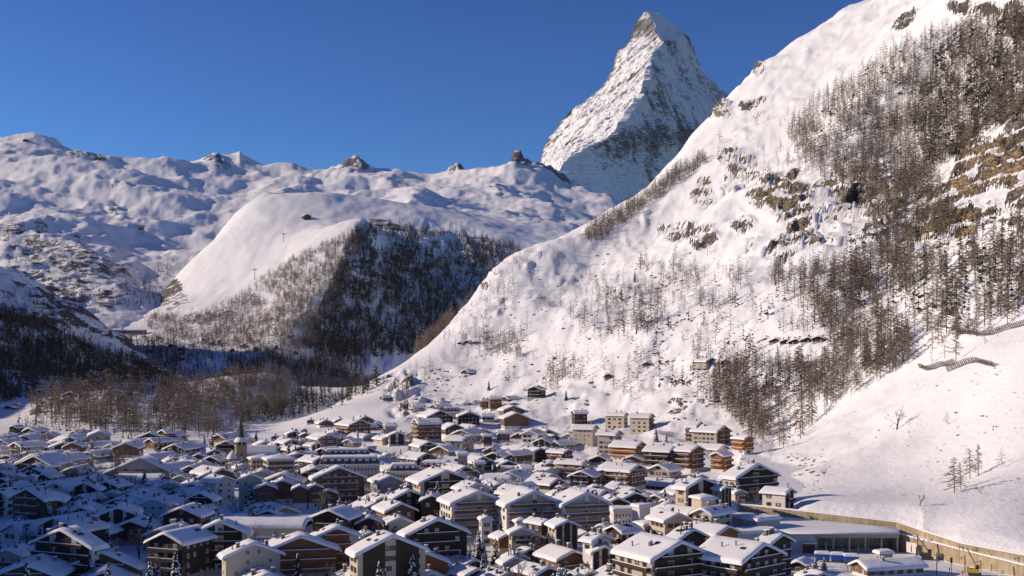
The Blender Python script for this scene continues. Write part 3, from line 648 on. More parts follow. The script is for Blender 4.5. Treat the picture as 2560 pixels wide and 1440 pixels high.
zone(larA, sow(A, [(70,1010),(180,975),(330,968),(450,1000),(540,1050),(560,1090),(440,1092),(330,1090),(230,1080),(90,1060)], 62, 13, 24, 0.14, 45, wf=1.45), L_KNOLL)
zone(larA, sow(A, [(540,1080),(600,1020),(640,1040),(620,1085)], 90, 12, 18), L_KNOLL)
for px, py, hpx in ((2386,1232,92),(2402,1222,70),(2425,1197,78),(2446,1190,84),(2505,1170,52),(2368,1063,36),(2157,176,36),(1800,362,44),(1970,290,26),(2330,910,44),(2020,300,30),(2390,905,80)):
    h = A.hit(px, py)
    if h: larA.append((h.x, h.y, h.z, hpx * h.y / F, 1.35, L_OPEN))
hump = sow(A, [(400,965),(560,920),(650,908),(740,922),(785,985),(700,1045),(620,1065),(560,1040),(470,1015)], 27, 15, 20, 0.05, 60)
hump += skyline_row(A, 470, 790, 110, 13, 20, 0.98, 1.04)
pinK = sow(A, [(-60,960),(0,940),(200,935),(440,950),(470,985),(400,1010),(100,1010),(-60,1030)], 24, 13, 19, 0.1, 60, dmin=1250)
pinK += sow(A, [(40,1060),(100,1055),(240,1085),(440,1092),(560,1092),(560,1104),(300,1100),(60,1085)], 110, 8, 14, 0.1, 40)
pinE = pinK + sow(E, [(-200,740),(0,770),(100,805),(250,880),(330,930),(360,985),(0,985),(-200,985)], 17, 13, 20, 0.05, 60) + sow(E, [(-100,700),(60,720),(250,850),(250,890),(0,800),(-100,780)], 60, 9, 14, 0.2)
larB = sow(B, [(890,575),(880,640),(850,700),(820,780),(780,870),(700,900),(560,870),(430,850),(350,812),(380,788),(500,792),(600,745),(700,665),(860,590),(905,590),(870,720),(830,800)], 19, 15, 23, 0.10, 50, wf=1.2)
larB += sow(B, [(420,860),(560,865),(700,890),(850,900),(930,960),(760,965),(600,905),(480,895)], 40, 15, 20, 0.25, 50)
pinB = sow(B, [(885,572),(950,556),(1100,580),(1280,604),(1310,640),(1200,770),(1100,880),(950,895),(850,900),(755,870),(796,770),(836,690),(868,610)], 18, 16, 25, 0.14, 34, wf=1.1)
pinE += sow(A, [(690,1005),(790,965),(930,930),(960,960),(890,1000),(800,1040),(700,1062),(620,1085),(590,1055)], 42, 13, 20, 0.12, 50, dmin=1130)
pinE += sow(B, [(300,850),(480,850),(700,900),(800,910),(900,960),(700,990),(300,990)], 56, 14, 20, 0.12, 40)
pinE += sow(E, [(250,870),(330,890),(420,940),(500,985),(330,985)], 20, 13, 20, 0.05, 60)
pinB += sow(B, [(290,840),(420,845),(500,900),(480,960),(290,980)], 25, 15, 22, 0.1, 60) + sow(B, [(780,860),(900,850),(920,900),(900,960),(800,950)], 18, 15, 22, 0.1)
pinB += sow(B, [(560,890),(800,900),(800,960),(560,960)], 30, 15, 22, 0.2)
pinC = sow(C, [(355,700),(440,640),(430,700),(400,770),(350,770)], 60, 16, 26, 0.1) + sow(C, [(-100,560),(80,560),(250,640),(350,700),(350,765),(100,770),(-100,720)], 120, 14, 24, 0.35, 40)

pinA = sow(A, [(2330,130),(2450,70),(2560,40),(2720,-20),(2720,330),(2560,300),(2450,330),(2330,420),(2280,330)], 110, 14, 21, 0.15, 50) + sow(A, [(1960,335),(2250,115),(2400,385),(2280,520)], 500, 13, 19) + sow(A, [(1450,720),(1850,680),(2230,800),(2000,1100),(1870,1080),(1500,860)], 1700, 11, 17) + sow(A, [(2150,500),(2560,560),(2560,790),(2060,800)], 900, 13, 20)
LO_L = [larch(k, 22, False, (0.9, 1.1, 1.3)[k % 3], 1.35) for k in range(6)]
LO_L2 = [larch(30 + k, 15, False, (1.1, 1.3, 1.5)[k % 3], 2.4) for k in range(6)]
LO_P = [pine(50 + k, 11, False, (0.8, 1.0, 1.2)[k % 3]) for k in range(5)]
def inview(r): return -60 < r[0] / r[1] * F + CX < 2620
cand = sorted([r for r in larA if inview(r)], key=lambda r: -r[3] / r[1])
solo = cand[:300]; ids = set(map(id, solo)); rest = [r for r in larA if id(r) not in ids]
def put_tree(name, parts, pos, h, w, label, cat, group, names=('trunk', 'crown', 'snow')):
    e = empty(name, (pos[0], pos[1], pos[2] - 0.25), rng.uniform(0, 6.28)); tag(e, label, cat, group)
    for nm, me in zip(names, parts): link(nm, me, e, None, 0, (h * w, h * w, h))
    return e
for k, r in enumerate(solo):
    put_tree('larch_tree', LARCH_HI[k % 8], r, r[3], r[4], r[5], 'tree', r[5].replace('bare brown ', '').replace('lone bare ', '').replace('brown ', '').replace('larch', 'larches', 1))
forest_stuff('larch_forest', [r[:5] for r in rest], LO_L, M_LARCH, 'brown bare larch forest covering the right-hand hillside', 'forest')
forest_stuff('pine_forest', pinA, LO_P, M_PINE, 'scattered dark evergreens standing among the larches of the right-hand hillside', 'forest')
forest_stuff('larch_forest', hump, LO_L2, M_LARCH, 'brown larch wood on the hump behind the church', 'forest')
forest_stuff('larch_forest', larB, LO_L2, M_LARCH, 'brown larch belt on the sunny lower side of the middle hill', 'forest')
forest_stuff('pine_forest', pinB + pinC, LO_P, M_PINE, 'dark conifer forest on the shaded face of the middle hill', 'forest')
forest_stuff('pine_forest', pinE, LO_P, M_PINE, 'dark conifer forest on the shaded valley shoulder at the left', 'forest')
print('TREES', len(larA), len(hump), len(larB), len(pinB), len(pinC), len(pinE))
# ================================================================== buildings: materials
def plaster(name, a, b):
    t = NT(name); o = t.pos()
    n = t.noise(0.35, 4, 0.6, o); n2 = t.noise(3.0, 3, 0.6, o)
    t.bump(n2, 0.15, 0.03); return t.done(t.mix(n, a, b), 0.9, 0.2)
def timber(name, a, b):
    t = NT(name); o = t.obj()
    sep = t.new('ShaderNodeSeparateXYZ'); t.l.new(o, sep.inputs[0])
    fr = t.math('FRACT', t.math('MULTIPLY', sep.outputs['Z'], 4.2))
    groove = t.ramp(t.math('ABSOLUTE', t.math('SUBTRACT', fr, 0.5)), 0.36, 0.5)
    n = t.noise(0.9, 4, 0.65, o); n2 = t.noise(7.0, 3, 0.6, o)
    c = t.mix(t.math('ADD', t.math('MULTIPLY', n, 0.7), t.math('MULTIPLY', n2, 0.3)), a, b)
    c = t.mix(t.math('MULTIPLY', groove, 0.6), c, (a[0] * .4, a[1] * .4, a[2] * .4))
    t.bump(t.math('SUBTRACT', n2, groove), 0.35, 0.05); return t.done(c, 0.8, 0.25)
def plain(name, col, rough=0.6, spec=0.4, metal=0.0, var=0.12):
    t = NT(name); n = t.noise(1.3, 3, 0.6, t.pos()); t.b.inputs['Metallic'].default_value = metal
    return t.done(t.mix(n, tuple(c * (1 - var) for c in col), tuple(min(1, c * (1 + var)) for c in col)), rough, spec)
PL = {'w': plaster('white_plaster', (0.62, 0.59, 0.56), (0.74, 0.71, 0.68)), 'c': plaster('cream_plaster', (0.48, 0.42, 0.32), (0.60, 0.53, 0.42)),
      'g': plaster('grey_plaster', (0.36, 0.335, 0.305), (0.46, 0.43, 0.395))}
TB = {'d': timber('dark_timber', (0.042, 0.030, 0.022), (0.085, 0.060, 0.044)), 'b': timber('brown_timber', (0.14, 0.076, 0.042), (0.235, 0.138, 0.08)),
      'o': timber('orange_timber', (0.24, 0.098, 0.035), (0.38, 0.17, 0.065)), 'r': timber('red_brown_timber', (0.12, 0.05, 0.032), (0.19, 0.085, 0.055))}
M_ROOF = timber('roof_boards', (0.045, 0.032, 0.024), (0.08, 0.058, 0.043))
t = NT('roof_snow'); n = t.noise(0.45, 4, 0.55, t.pos()); n2 = t.noise(2.5, 3, 0.5, t.pos()); t.bump(t.math('ADD', n, t.math('MULTIPLY', n2, 0.3)), 0.5, 0.25)
M_SNOW = t.done(t.mix(n, (0.82, 0.82, 0.835), (0.88, 0.88, 0.885)), 0.7, 0.25)
M_STONE = plaster('chimney_stone', (0.16, 0.14, 0.12), (0.26, 0.235, 0.21))
M_PIPE = plain('dark_metal', (0.05, 0.05, 0.052), 0.5, 0.5)
M_FRAME_W = plain('white_window_frame', (0.62, 0.60, 0.57)); M_FRAME_B = plain('brown_window_frame', (0.13, 0.075, 0.045))
def glassy(name, a, b):
    t = NT(name); oi = t.new('ShaderNodeObjectInfo'); return t.done(t.mix(oi.outputs['Random'], a, b), 0.12, 0.6)
M_PANE = glassy('window_glass', (0.018, 0.020, 0.024), (0.07, 0.072, 0.078)); M_CURT_GLARE = glassy('curtain_and_glare_glass', (0.22, 0.21, 0.20), (0.50, 0.48, 0.45))  # pale panes: some curtains, and bright reflections painted into the glass colour
M_CONC = plaster('concrete', (0.34, 0.30, 0.24), (0.47, 0.42, 0.34))
M_CONCG = plaster('pale_concrete', (0.50, 0.47, 0.43), (0.60, 0.565, 0.52))

# ------------------------------------------------------------------ shared window / balcony meshes
def boxes(lst):
    """lst of (x0,x1,y0,y1,z0,z1,mat) -> verts, faces, midx"""
    V, Fc, Mi = [], [], []
    for x0, x1, y0, y1, z0, z1, m in lst:
        b = len(V); V += [(x0,y0,z0),(x1,y0,z0),(x1,y1,z0),(x0,y1,z0),(x0,y0,z1),(x1,y0,z1),(x1,y1,z1),(x0,y1,z1)]
        for f in ((0,3,2,1),(4,5,6,7),(0,1,5,4),(1,2,6,5),(2,3,7,6),(3,0,4,7)): Fc.append(tuple(b + i for i in f)); Mi.append(m)
    return V, Fc, Mi
def bmesh_boxes(name, lst, mats):
    V, Fc, Mi = boxes(lst); return mesh(name, V, Fc, mats, Mi)
# unit window: 1 x 1, front towards -Y, sits 6 cm proud of its wall, pane recessed
def win_mesh(fm, pm, both):
    f = [(-.5,-.42,-.06,.1,-.5,.5,0),(.42,.5,-.06,.1,-.5,.5,0),(-.42,.42,-.06,.1,.42,.5,0),(-.42,.42,-.06,.1,-.5,-.42,0),(-.03,.03,-.05,.1,-.42,.42,0),(-.56,.56,-.16,-.0,-.57,-.5,0)]
    pn = [(-.42,-.03,-.02,.1,-.42,.42,1 if both else 0),(.03,.42,-.02,.1,-.42,.42,1 if both else 0)]
    if fm is M_FRAME_B: f = f + [(-.92,-.54,-.05,.04,-.5,.5,0),(.54,.92,-.05,.04,-.5,.5,0)]      # shutters
    if both: return bmesh_boxes('window', f + pn, (fm, pm))
    return bmesh_boxes('window_frame', f, (fm,)), bmesh_boxes('window_pane', pn, (pm,))
WIN = {(a, b): win_mesh(fm, pm, True) for a, fm in (('w', M_FRAME_W), ('b', M_FRAME_B)) for b, pm in (('d', M_PANE), ('l', M_CURT_GLARE))}
WIN2 = {(a, b): win_mesh(fm, pm, False) for a, fm in (('w', M_FRAME_W), ('b', M_FRAME_B)) for b, pm in (('d', M_PANE), ('l', M_CURT_GLARE))}
BALC = {}
for k, m in TB.items():
    BALC[k] = bmesh_boxes('balcony', [(-.5,.5,-1.4,0.1,-.12,.05,0),(-.5,.5,-1.42,-1.34,.28,.95,0),(-.5,.5,-1.40,-1.36,.05,.20,0),(-.5,-.488,-1.34,0,.05,.95,0),(.488,.5,-1.34,0,.05,.95,0),
                                       (-.505,.505,-1.47,-1.27,.95,1.13,1),(-.3,-.292,-1.41,-1.35,.05,.95,0),(0,.008,-1.41,-1.35,.05,.95,0),(.3,.308,-1.41,-1.35,.05,.95,0)], (m, M_SNOW))
CHIM = bmesh_boxes('chimney', [(-.45,.45,-.4,.4,-1.2,1.15,0),(-.53,.53,-.48,.48,1.15,1.28,0),(-.5,.5,-.45,.45,1.28,1.55,1)], (M_STONE, M_SNOW))
PIPE = mesh('vent_pipe', [(0.14 * math.cos(a) * s, 0.14 * math.sin(a) * s, z) for z, s in ((-1.0, 1), (1.0, 1), (1.02, 1.6), (1.2, 1.6)) for a in (0, 1.047, 2.094, 3.142, 4.189, 5.236)],
            [(i * 6 + k, i * 6 + (k + 1) % 6, (i + 1) * 6 + (k + 1) % 6, (i + 1) * 6 + k) for i in range(3) for k in range(6)] + [tuple(range(18, 24))], (M_PIPE,))
SKYL = bmesh_boxes('skylight', [(-.5,.5,-.7,.7,-.6,.10,0)], (M_PIPE,))

def gable_prism(W, L, z0, he, hr, cx=0.0):
    h = W / 2
    V = [(cx - h, -L/2, z0), (cx + h, -L/2, z0), (cx + h, -L/2, he), (cx, -L/2, hr), (cx - h, -L/2, he)]
    V += [(x, L/2, z) for x, _, z in V]
    Fc = [(0,1,2,3,4), (9,8,7,6,5), (1,0,5,6), (2,1,6,7), (3,2,7,8), (4,3,8,9), (0,4,9,5)]
    return V, Fc
def roof_meshes(W, L, he, tanp, over, og, th=0.28, st=0.55, seed=0):
    r = np.random.default_rng(seed)
    hw = W / 2 + over; hr = he + W / 2 * tanp; zl = hr - hw * tanp
    y0, y1 = -L/2 - og, L/2 + og
    sec = [(-hw, zl), (0, hr), (hw, zl), (hw, zl + th), (0, hr + th), (-hw, zl + th)]
    V = [(x, y0, z + .02) for x, z in sec] + [(x, y1, z + .02) for x, z in sec]
    Fc = [(0,1,4,5), (1,2,3,4), (11,10,7,6), (10,9,8,7)] + [(i, i + 6, (i + 1) % 6 + 6, (i + 1) % 6) for i in range(6)]
    rm = mesh('roof', V, Fc, (M_ROOF,))
    # snow: rounded slab lying on both slopes
    nx, ny = 17, max(6, min(14, int(L / 2)))
    ex = 0.16
    us = np.concatenate([[-1.0, -0.985, -0.95], np.linspace(-0.86, 0.86, nx - 6), [0.95, 0.985, 1.0]]); vs_ = np.concatenate([[0, 0.012, 0.04], np.linspace(0.13, 0.87, ny - 3), [0.96, 0.988, 1.0]])
    U, Vv = np.meshgrid(us, vs_, indexing='ij')
    Y = y0 - ex + (y1 - y0 + 2 * ex) * Vv
    X = U * (hw + ex * (1.2 + 1.6 * perlin(Y / 1.7 + seed, U * 0 + .3, seed * .37)))
    dx = (1 - np.abs(U)) * hw; dy = np.minimum(Vv, 1 - Vv) * (y1 - y0)
    e = np.clip(np.minimum(dx, dy) / 0.55, 0, 1); e = np.sqrt(1 - (1 - e) ** 2)
    nz = fbm(X / 3.0 + seed * 3.7, Y / 3.0, seed * 1.3, 3)
    base = hr + th - np.sqrt(np.abs(X) ** 2 + 0.12) * tanp
    droop = -0.10 * (1 - np.clip(dx / 0.5, 0, 1))
    Zt = base + 0.02 + e * (st * (1 + 0.22 * nz)) + droop - 0.30 * (1 - e) * (np.minimum(dx, dy) < 0.02)
    nU, nV = U.shape; top = np.stack([X, Y, Zt], -1).reshape(-1, 3)
    idx = np.arange(nU * nV).reshape(nU, nV)
    Q = np.stack([idx[:-1, :-1], idx[1:, :-1], idx[1:, 1:], idx[:-1, 1:]], -1).reshape(-1, 4)
    sm = big_mesh('roof_snow', top, Q, (M_SNOW,))
    return rm, sm, hr + th + st, zl
HOUSES = []; LABELS = {}
PLW = {'w': 'white plaster', 'c': 'cream plaster', 'g': 'grey plaster'}; TBW = {'d': 'dark timber', 'b': 'brown timber', 'o': 'orange timber', 'r': 'red-brown timber'}
NUM = ['', 'one-storey', 'two-storey', 'three-storey', 'four-storey', 'five-storey', 'six-storey', 'seven-storey']
def zone_words(px, py, d):
    if px < 560 and d > 760: return 'at the foot of the wooded knoll'
    if px < 480 and d > 560: return 'on the shaded side below the knoll'
    if px < 560: return 'in the shaded lower quarter'
    if px < 820 and d > 640: return 'near the church'
    if d > 800 and px < 1420: return 'on the slope behind the dormered grand hotel'
    if d > 640 and px > 1380: return 'on the slope among the hillside apartment blocks'
    if d > 520 and px < 1200: return 'in front of the dormered grand hotel'
    if px < 1120: return 'near the long low-roofed hall'
    if px < 1560 and d > 420: return 'around the pale balconied hotels'
    if px > 1700 and d > 400: return 'below the slope beside the concrete wall'
    if px > 1560: return 'near the railway station'
    return 'in the lower village'
def solve(px, py, Hf):
    last = None
    for d in np.arange(215, 1650, 3.0):
        x = (px - CX) / F * d; f = CZ - (py - YH) / F * d - Hf(d) - A.z(x, d)
        if f <= 0: return d
        last = d
    return last
TILES = {1: (0,1020,6.4), 2: (400,1020,6.4), 3: (800,1020,6.4), 4: (1200,1020,6.4), 5: (1560,1120,6.4), 7: (0,1220,6.4), 8: (400,1220,6.4), 9: (800,1220,6.4), 10: (1200,1220,6.4), 11: (1560,1220,6.4),
         12: (1300,960,4.2667), 13: (940,900,5.12), 14: (1880,940,2.879), 15: (0,940,2.88), 0: (0,0,1.0)}
def overlap(a, b, k_=0.86):
    a = (a[0], a[1], a[2] * k_, a[3] * k_, a[4]); b = (b[0], b[1], b[2] * k_, b[3] * k_, b[4])
    # oriented footprints (cx, cy, hw, hl, ang)
    for q in (a, b):
        for k in (0, 1):
            an = q[4] + k * math.pi / 2; ax = (math.cos(an), math.sin(an))
            def ext(o):
                c = o[0] * ax[0] + o[1] * ax[1]
                r_ = o[2] * abs(math.cos(o[4] - an)) + o[3] * abs(math.sin(o[4] - an)); return c, r_
            ca, ra = ext(a); cb, rb = ext(b)
            if abs(ca - cb) >= ra + rb: return False
    return True
FOOT = []
def add_windows(e, W, he, tanp, n, face, xs_len, fr, light, near, zbase, rr, front_balc=()):
    """windows on one face; face = ('f'|'l'|'r'), xs_len = length of that face"""
    cnt = 0
    nn = max(1, int(xs_len / rr.uniform(2.7, 3.5)))
    cols = [(-.5 + (i + .5) / nn) * xs_len * 0.92 for i in range(nn)]
    ww = rr.uniform(1.0, 1.5); tall = rr.uniform(1.15, 1.5)
    for s in range(n + (1 if face == 'f' else 0)):
        zc = s * 2.8 + 1.55
        if zc < zbase: continue
        for c in cols:
            if face == 'f':
                lim = W / 2 - 1.0 - max(0, zc + 1.0 - he) / tanp
                if abs(c) > lim: continue
            elif zc > he - 0.9: continue
            if rr.random() < 0.14: continue
            hgt = tall * (1.35 if s in front_balc and rr.random() < .6 else 1.0); z_ = zc + (hgt - tall) * -0.3
            key = (fr, 'l' if rr.random() < light else 'd')
            if face == 'f': loc, rz = (c, -e['L'] / 2, z_), 0.0
            elif face == 'l': loc, rz = (-W / 2, c, z_), -math.pi / 2
            else: loc, rz = (W / 2, c, z_), math.pi / 2
            sc = (ww, 1.0, hgt)
            if near:
                fo = link('window', WIN2[key][0], e['o'], loc, rz, sc); link('pane', WIN2[key][1], fo)
            else: link('window', WIN[key], e['o'], loc, rz, sc)
            cnt += 1
    return cnt
def house(tile, ax, ay, gw, psi, r, n, style, opt=''):
    x0, y0, sc = TILES[tile]; px, py, g = x0 + ax / sc, y0 + ay / sc, gw / sc
    n = max(1, int(n * 0.78 + 0.3))
    seed = int(px * 7 + py * 13) % 99991; rr = random.Random(seed)
    ps = R(psi + rr.uniform(-3, 3)); tanp = math.tan(R(rr.uniform(21, 25)))
    over = 1.1
    Wd = lambda d: max(3.2, g * d / F / max(0.22, math.cos(ps)) * 1.05 - 2 * over * 0.8)
    Hd = lambda d: n * 2.8 + 0.5 + Wd(d) / 2 * tanp + 0.6
    d = solve(px, py, Hd)
    W = Wd(d); over = min(1.1, W * .12); L = max(5.5, W * r * 1.18) if abs(psi) < 45 else max(5.0, r * g * d / F / math.sin(abs(ps)))
    if abs(psi) > 60: W = max(5.0, min(W, L * .85))
    apex = P(px, py, d); nrm = Vector((math.sin(ps), -math.cos(ps), 0))
    for it in range(6):
        c = apex - nrm * (L / 2); fp = (c.x, c.y, W / 2, L / 2, ps)
        if not any(abs(fp[0] - q[0]) < 60 and abs(fp[1] - q[1]) < 60 and overlap(fp, q) for q in FOOT): break
        L = max(4.0, L * 0.84)
    else:
        for it in range(7):      # still touching a neighbour: step back into the next free plot
            c = c + Vector((c.x, c.y, 0)).normalized() * 2.5; fp = (c.x, c.y, W / 2, L / 2, ps)
            if not any(abs(fp[0] - q[0]) < 60 and abs(fp[1] - q[1]) < 60 and overlap(fp, q) for q in FOOT): break
    FOOT.append(fp)
    zg = min(A.z(c.x, c.y), A.z(apex.x, apex.y)); ztop = apex.z - 0.6
    he = ztop - zg - W / 2 * tanp
    if he < 2.2: zg -= 2.2 - he; he = 2.2
    hr = he + W / 2 * tanp
    main_plaster = any(k in PL for k in style) and (not any(k in TB for k in style) or 'p' in opt)
    kindn = 'barn' if tile == 0 and n == 1 and W < 9 else 'hotel' if 'h' in opt else 'apartment_house' if n >= 4 else 'town_house' if main_plaster else 'chalet'
    o = empty(kindn, (c.x, c.y, zg), ps)
    e = {'o': o, 'L': L}
    pm = next((k for k in style if k in PL), None); tm = [k for k in style if k in TB]
    near = d < 430
    low = -3.5
    side = 'l' if psi >= 0 else 'r'
    bal = 0
    if pm is None:      # timber on a low plaster plinth
        V, Fc = gable_prism(W, L, low, he, hr); link('wall', mesh('wall', V, Fc, (TB[tm[0]],)), o)
        V, Fc, Mi = boxes([(-W/2 - .1, W/2 + .1, -L/2 - .1, L/2 + .1, low, min(1.5, he * .3), 0)]); link('plinth', mesh('plinth', V, Fc, (PL['g' if rr.random() < .5 else 'w'],)), o)
        main = tm[0]
    elif tm and len(style) == 2 and 'p' not in opt:     # plaster below, timber above
        zt = max(1, round(n * 0.42)) * 2.8 if n > 1 else 1.4
        zt = min(zt, he * 0.62)
        V, Fc = gable_prism(W, L, low, he, hr); link('wall', mesh('wall', V, Fc, (PL[pm],)), o)
        V, Fc = gable_prism(W + .3, L + .3, zt, he - .02, hr - .02); link('timber_cladding', mesh('timber_cladding', V, Fc, (TB[tm[0]],)), o)
        main = tm[0]
    else:
        V, Fc = gable_prism(W, L, low, he, hr); link('wall', mesh('wall', V, Fc, (PL[pm],)), o); main = pm
        if tm:           # vertical timber panels let into the gable, following the roof slope
            k = rr.choice((1, 2, 2, 3)) if 'h' not in opt else 2
            spans = {1: [(-.28, .28)], 2: [(-.42, -.10), (.06, .40)], 3: [(-.45, -.22), (-.10, .14), (.24, .45)]}[k]
            if 'h' in opt: spans = [(-.44, -.02), (.06, .26), (.30, .46)]
            for a, b in spans:
                a *= W; b *= W; za = he + (W / 2 - abs(a)) * tanp - .15; zb = he + (W / 2 - abs(b)) * tanp - .15
                top = [(b, -L/2, zb)] + ([(0, -L/2, hr - .15)] if a < 0 < b else []) + [(a, -L/2, za)]
                pts = [(a, -L/2, .4), (b, -L/2, .4)] + top; m_ = len(pts)
                V = [(x, -L/2 - .14, z) for x, _, z in pts] + [(x, -L/2 + .05, z) for x, _, z in pts]
                Fc = [tuple(range(m_)), tuple(range(2 * m_ - 1, m_ - 1, -1))] + [((i + 1) % m_, i, i + m_, (i + 1) % m_ + m_) for i in range(m_)]
                link('timber_panel', mesh('timber_panel', V, Fc, (TB[tm[0]] if 'h' not in opt else PL['g'],)), o)
    rm, sm, ztop2, zl = roof_meshes(W, L, he, tanp, over, min(1.0, over), 0.26, min(0.7, 0.30 + 0.022 * W), seed)
    ro = link('roof', rm, o); link('snow', sm, ro)
    nch = rr.choice((1, 1, 2, 2, 3)) if W > 7 else rr.choice((0, 1, 1))
    for k in range(nch):
        xx = rr.uniform(-.3, .3) * W; yy = rr.uniform(-.42, .42) * L; zz = he + (W / 2 - abs(xx)) * tanp + .8
        link('chimney', CHIM, ro, (xx, yy, zz), 0, (1, 1, 1) if W > 9 else (.75, .75, .8))
    if d < 620:
        for k in range(rr.choice((0, 1, 2, 3))):
            xx = rr.uniform(-.4, .4) * W; yy = rr.uniform(-.45, .45) * L; zz = he + (W / 2 - abs(xx)) * tanp + .9
            link('vent_pipe', PIPE, ro, (xx, yy, zz), 0, (1.2, 1.2, 1.1))
    if d < 560 and W > 7:
        for k in range(rr.choice((0, 1, 1, 2, 3))):
            sg = rr.choice((-1, 1, -1 if psi >= 0 else 1)); xx = sg * rr.uniform(.16, .40) * W; yy = rr.uniform(-.4, .4) * L
            so_ = link('skylight', SKYL, ro, (xx, yy, he + (W / 2 - abs(xx)) * tanp + .30 + min(0.7, 0.30 + 0.022 * W)), 0, (1.1, .9 + rr.random() * .8, 1)); so_.rotation_euler = (0, sg * math.atan(tanp), 0)
    # balconies
    balk = []
    bmat = (tm[0] if tm else rr.choice('bd'))
    if 'B' in opt or (n >= 2 and rr.random() < .4):
        for s in range(1, n + 1):
            zf = s * 2.8 + .1
            if zf + 1.2 > hr - 1.5: break
            lim = W - 1.0 if zf + 1 < he else 2 * (W / 2 - .8 - max(0, zf + 1 - he) / tanp)
            if lim < 3: break
            link('balcony', BALC[bmat], o, (0, -L/2, zf), 0, (min(lim, W * (.98 if 'B' in opt else .7)), 1, 1)); balk.append(s); bal += 1
        if 'B' in opt and abs(psi) > 25:
            for s in range(1, n):
                zf = s * 2.8 + .1
                if zf > he - 1.5: break
                link('balcony', BALC[bmat], o, (-W/2 if side == 'l' else W/2, 0, zf), -math.pi/2 if side == 'l' else math.pi/2, (L * .94, 1, 1)); bal += 1
    fr = 'w' if main in TB and rr.random() < .75 else rr.choice('wb')
    light = .6 if main in TB else .25
    nw = add_windows(e, W, he, tanp, n, 'f', W * .92, fr, light, near, 0, rr, balk)
    nw += add_windows(e, W, he, tanp, n, side, L * .9, fr, light, near, 0, rr, ())
    if abs(psi) < 14 and d < 500: nw += add_windows(e, W, he, tanp, n, 'r' if side == 'l' else 'l', L * .9, fr, light, False, 0, rr, ())
    # label from what can be seen
    if pm is None: mat = TBW[tm[0]]
    elif tm and main in TB: mat = TBW[tm[0]] + ' over ' + PLW[pm]
    elif tm: mat = PLW[pm] + ' with ' + TBW[tm[0]] + ' panels'
    else: mat = PLW[pm]
    size = 'small ' if W < 8 else ('broad ' if W > 17 else '')
    extra = (' and balconies' if bal > 1 else ' and a balcony' if bal == 1 else '')
    chs = {0: 'a snowy gable roof', 1: 'one chimney', 2: 'two chimneys', 3: 'three chimneys'}[nch]
    if 'long' in opt: extra = ' and a long roof' + extra
    zw = zone_words(px, py, d)
    lab = f"{size}{NUM[min(n, 7)]} {mat} chalet with {chs}{extra} {zw}"
    if len(lab.replace('-', ' ').split()) > 16: lab = f"{size}{NUM[min(n, 7)]} {mat} chalet with {(extra[5:] or chs)} {zw}"
    if len(lab.replace('-', ' ').split()) > 16: lab = f"{size}{NUM[min(n, 7)]} {mat} chalet {zw}"
    lab = lab.replace('chalet', {'town_house': 'house', 'apartment_house': 'apartments'}.get(kindn, kindn), 1)
    tag(o, lab, 'hotel' if kindn == 'hotel' else 'barn' if kindn == 'barn' else 'house'); LABELS.setdefault(lab, []).append(o)
    HOUSES.append((px, py, d, W, L, n, psi))
    return o
# ================================================================== special buildings
M_SLATE = plain('slate_blue_grey', (0.10, 0.11, 0.13), 0.5, 0.4); M_SPIRE = plain('spire_shingle', (0.045, 0.050, 0.042), 0.6, 0.3)
M_TOWER = plaster('tower_stone', (0.27, 0.22, 0.15), (0.40, 0.335, 0.24)); M_GOLD = plain('gilt', (0.65, 0.42, 0.10), 0.35, 0.5); M_CLOCK = plain('clock_plate', (0.33, 0.20, 0.11), 0.6)
M_DARK = plain('dark_opening', (0.012, 0.012, 0.014), 0.8, 0.1); M_ORANGE = plain('crane_orange', (0.60, 0.22, 0.025), 0.5, 0.4); M_BLUE = plain('wagon_blue', (0.02, 0.13, 0.48), 0.4, 0.5)
M_YEL = plain('machine_yellow', (0.62, 0.40, 0.02), 0.45, 0.5); M_RED = plain('red_cloth', (0.50, 0.04, 0.03), 0.8, 0.2); M_SKIN = plain('skin', (0.50, 0.32, 0.24), 0.6, 0.3)
M_POSTER = plain('pale_panel', (0.72, 0.64, 0.62), 0.7); M_WOODPOST = plain('weathered_post', (0.10, 0.075, 0.055), 0.8, 0.2); M_STEEL = plain('steel_mast', (0.16, 0.15, 0.14), 0.5, 0.5, 0.3)
M_ASPH = plaster('slushy_asphalt', (0.17, 0.165, 0.165), (0.36, 0.355, 0.36))

def beam(V, Fc, Mi, a, b, w, m=0):
    a = Vector(a); b = Vector(b); d = (b - a)
    if d.length < 1e-6: return
    d.normalize(); u = d.cross(Vector((0, 0, 1)))
    if u.length < 1e-3: u = Vector((1, 0, 0))
    u.normalize(); v = d.cross(u); k = len(V)
    for p in (a, b):
        for s, t_ in ((-1,-1),(1,-1),(1,1),(-1,1)): V.append(tuple(p + u * s * w / 2 + v * t_ * w / 2))
    for f in ((0,1,2,3),(7,6,5,4),(1,0,4,5),(2,1,5,6),(3,2,6,7),(0,3,7,4)): Fc.append(tuple(k + i for i in f)); Mi.append(m)
def beams(name, lst, mats, parent=None, loc=None, rz=0):
    V, Fc, Mi = [], [], []
    for q in lst: beam(V, Fc, Mi, *q)
    return link(name, mesh(name, V, Fc, mats, Mi), parent, loc, rz)
def boxo(name, lst, mats, parent=None, loc=None, rz=0):
    V, Fc, Mi = boxes(lst); return link(name, mesh(name, V, Fc, mats, Mi), parent, loc, rz)
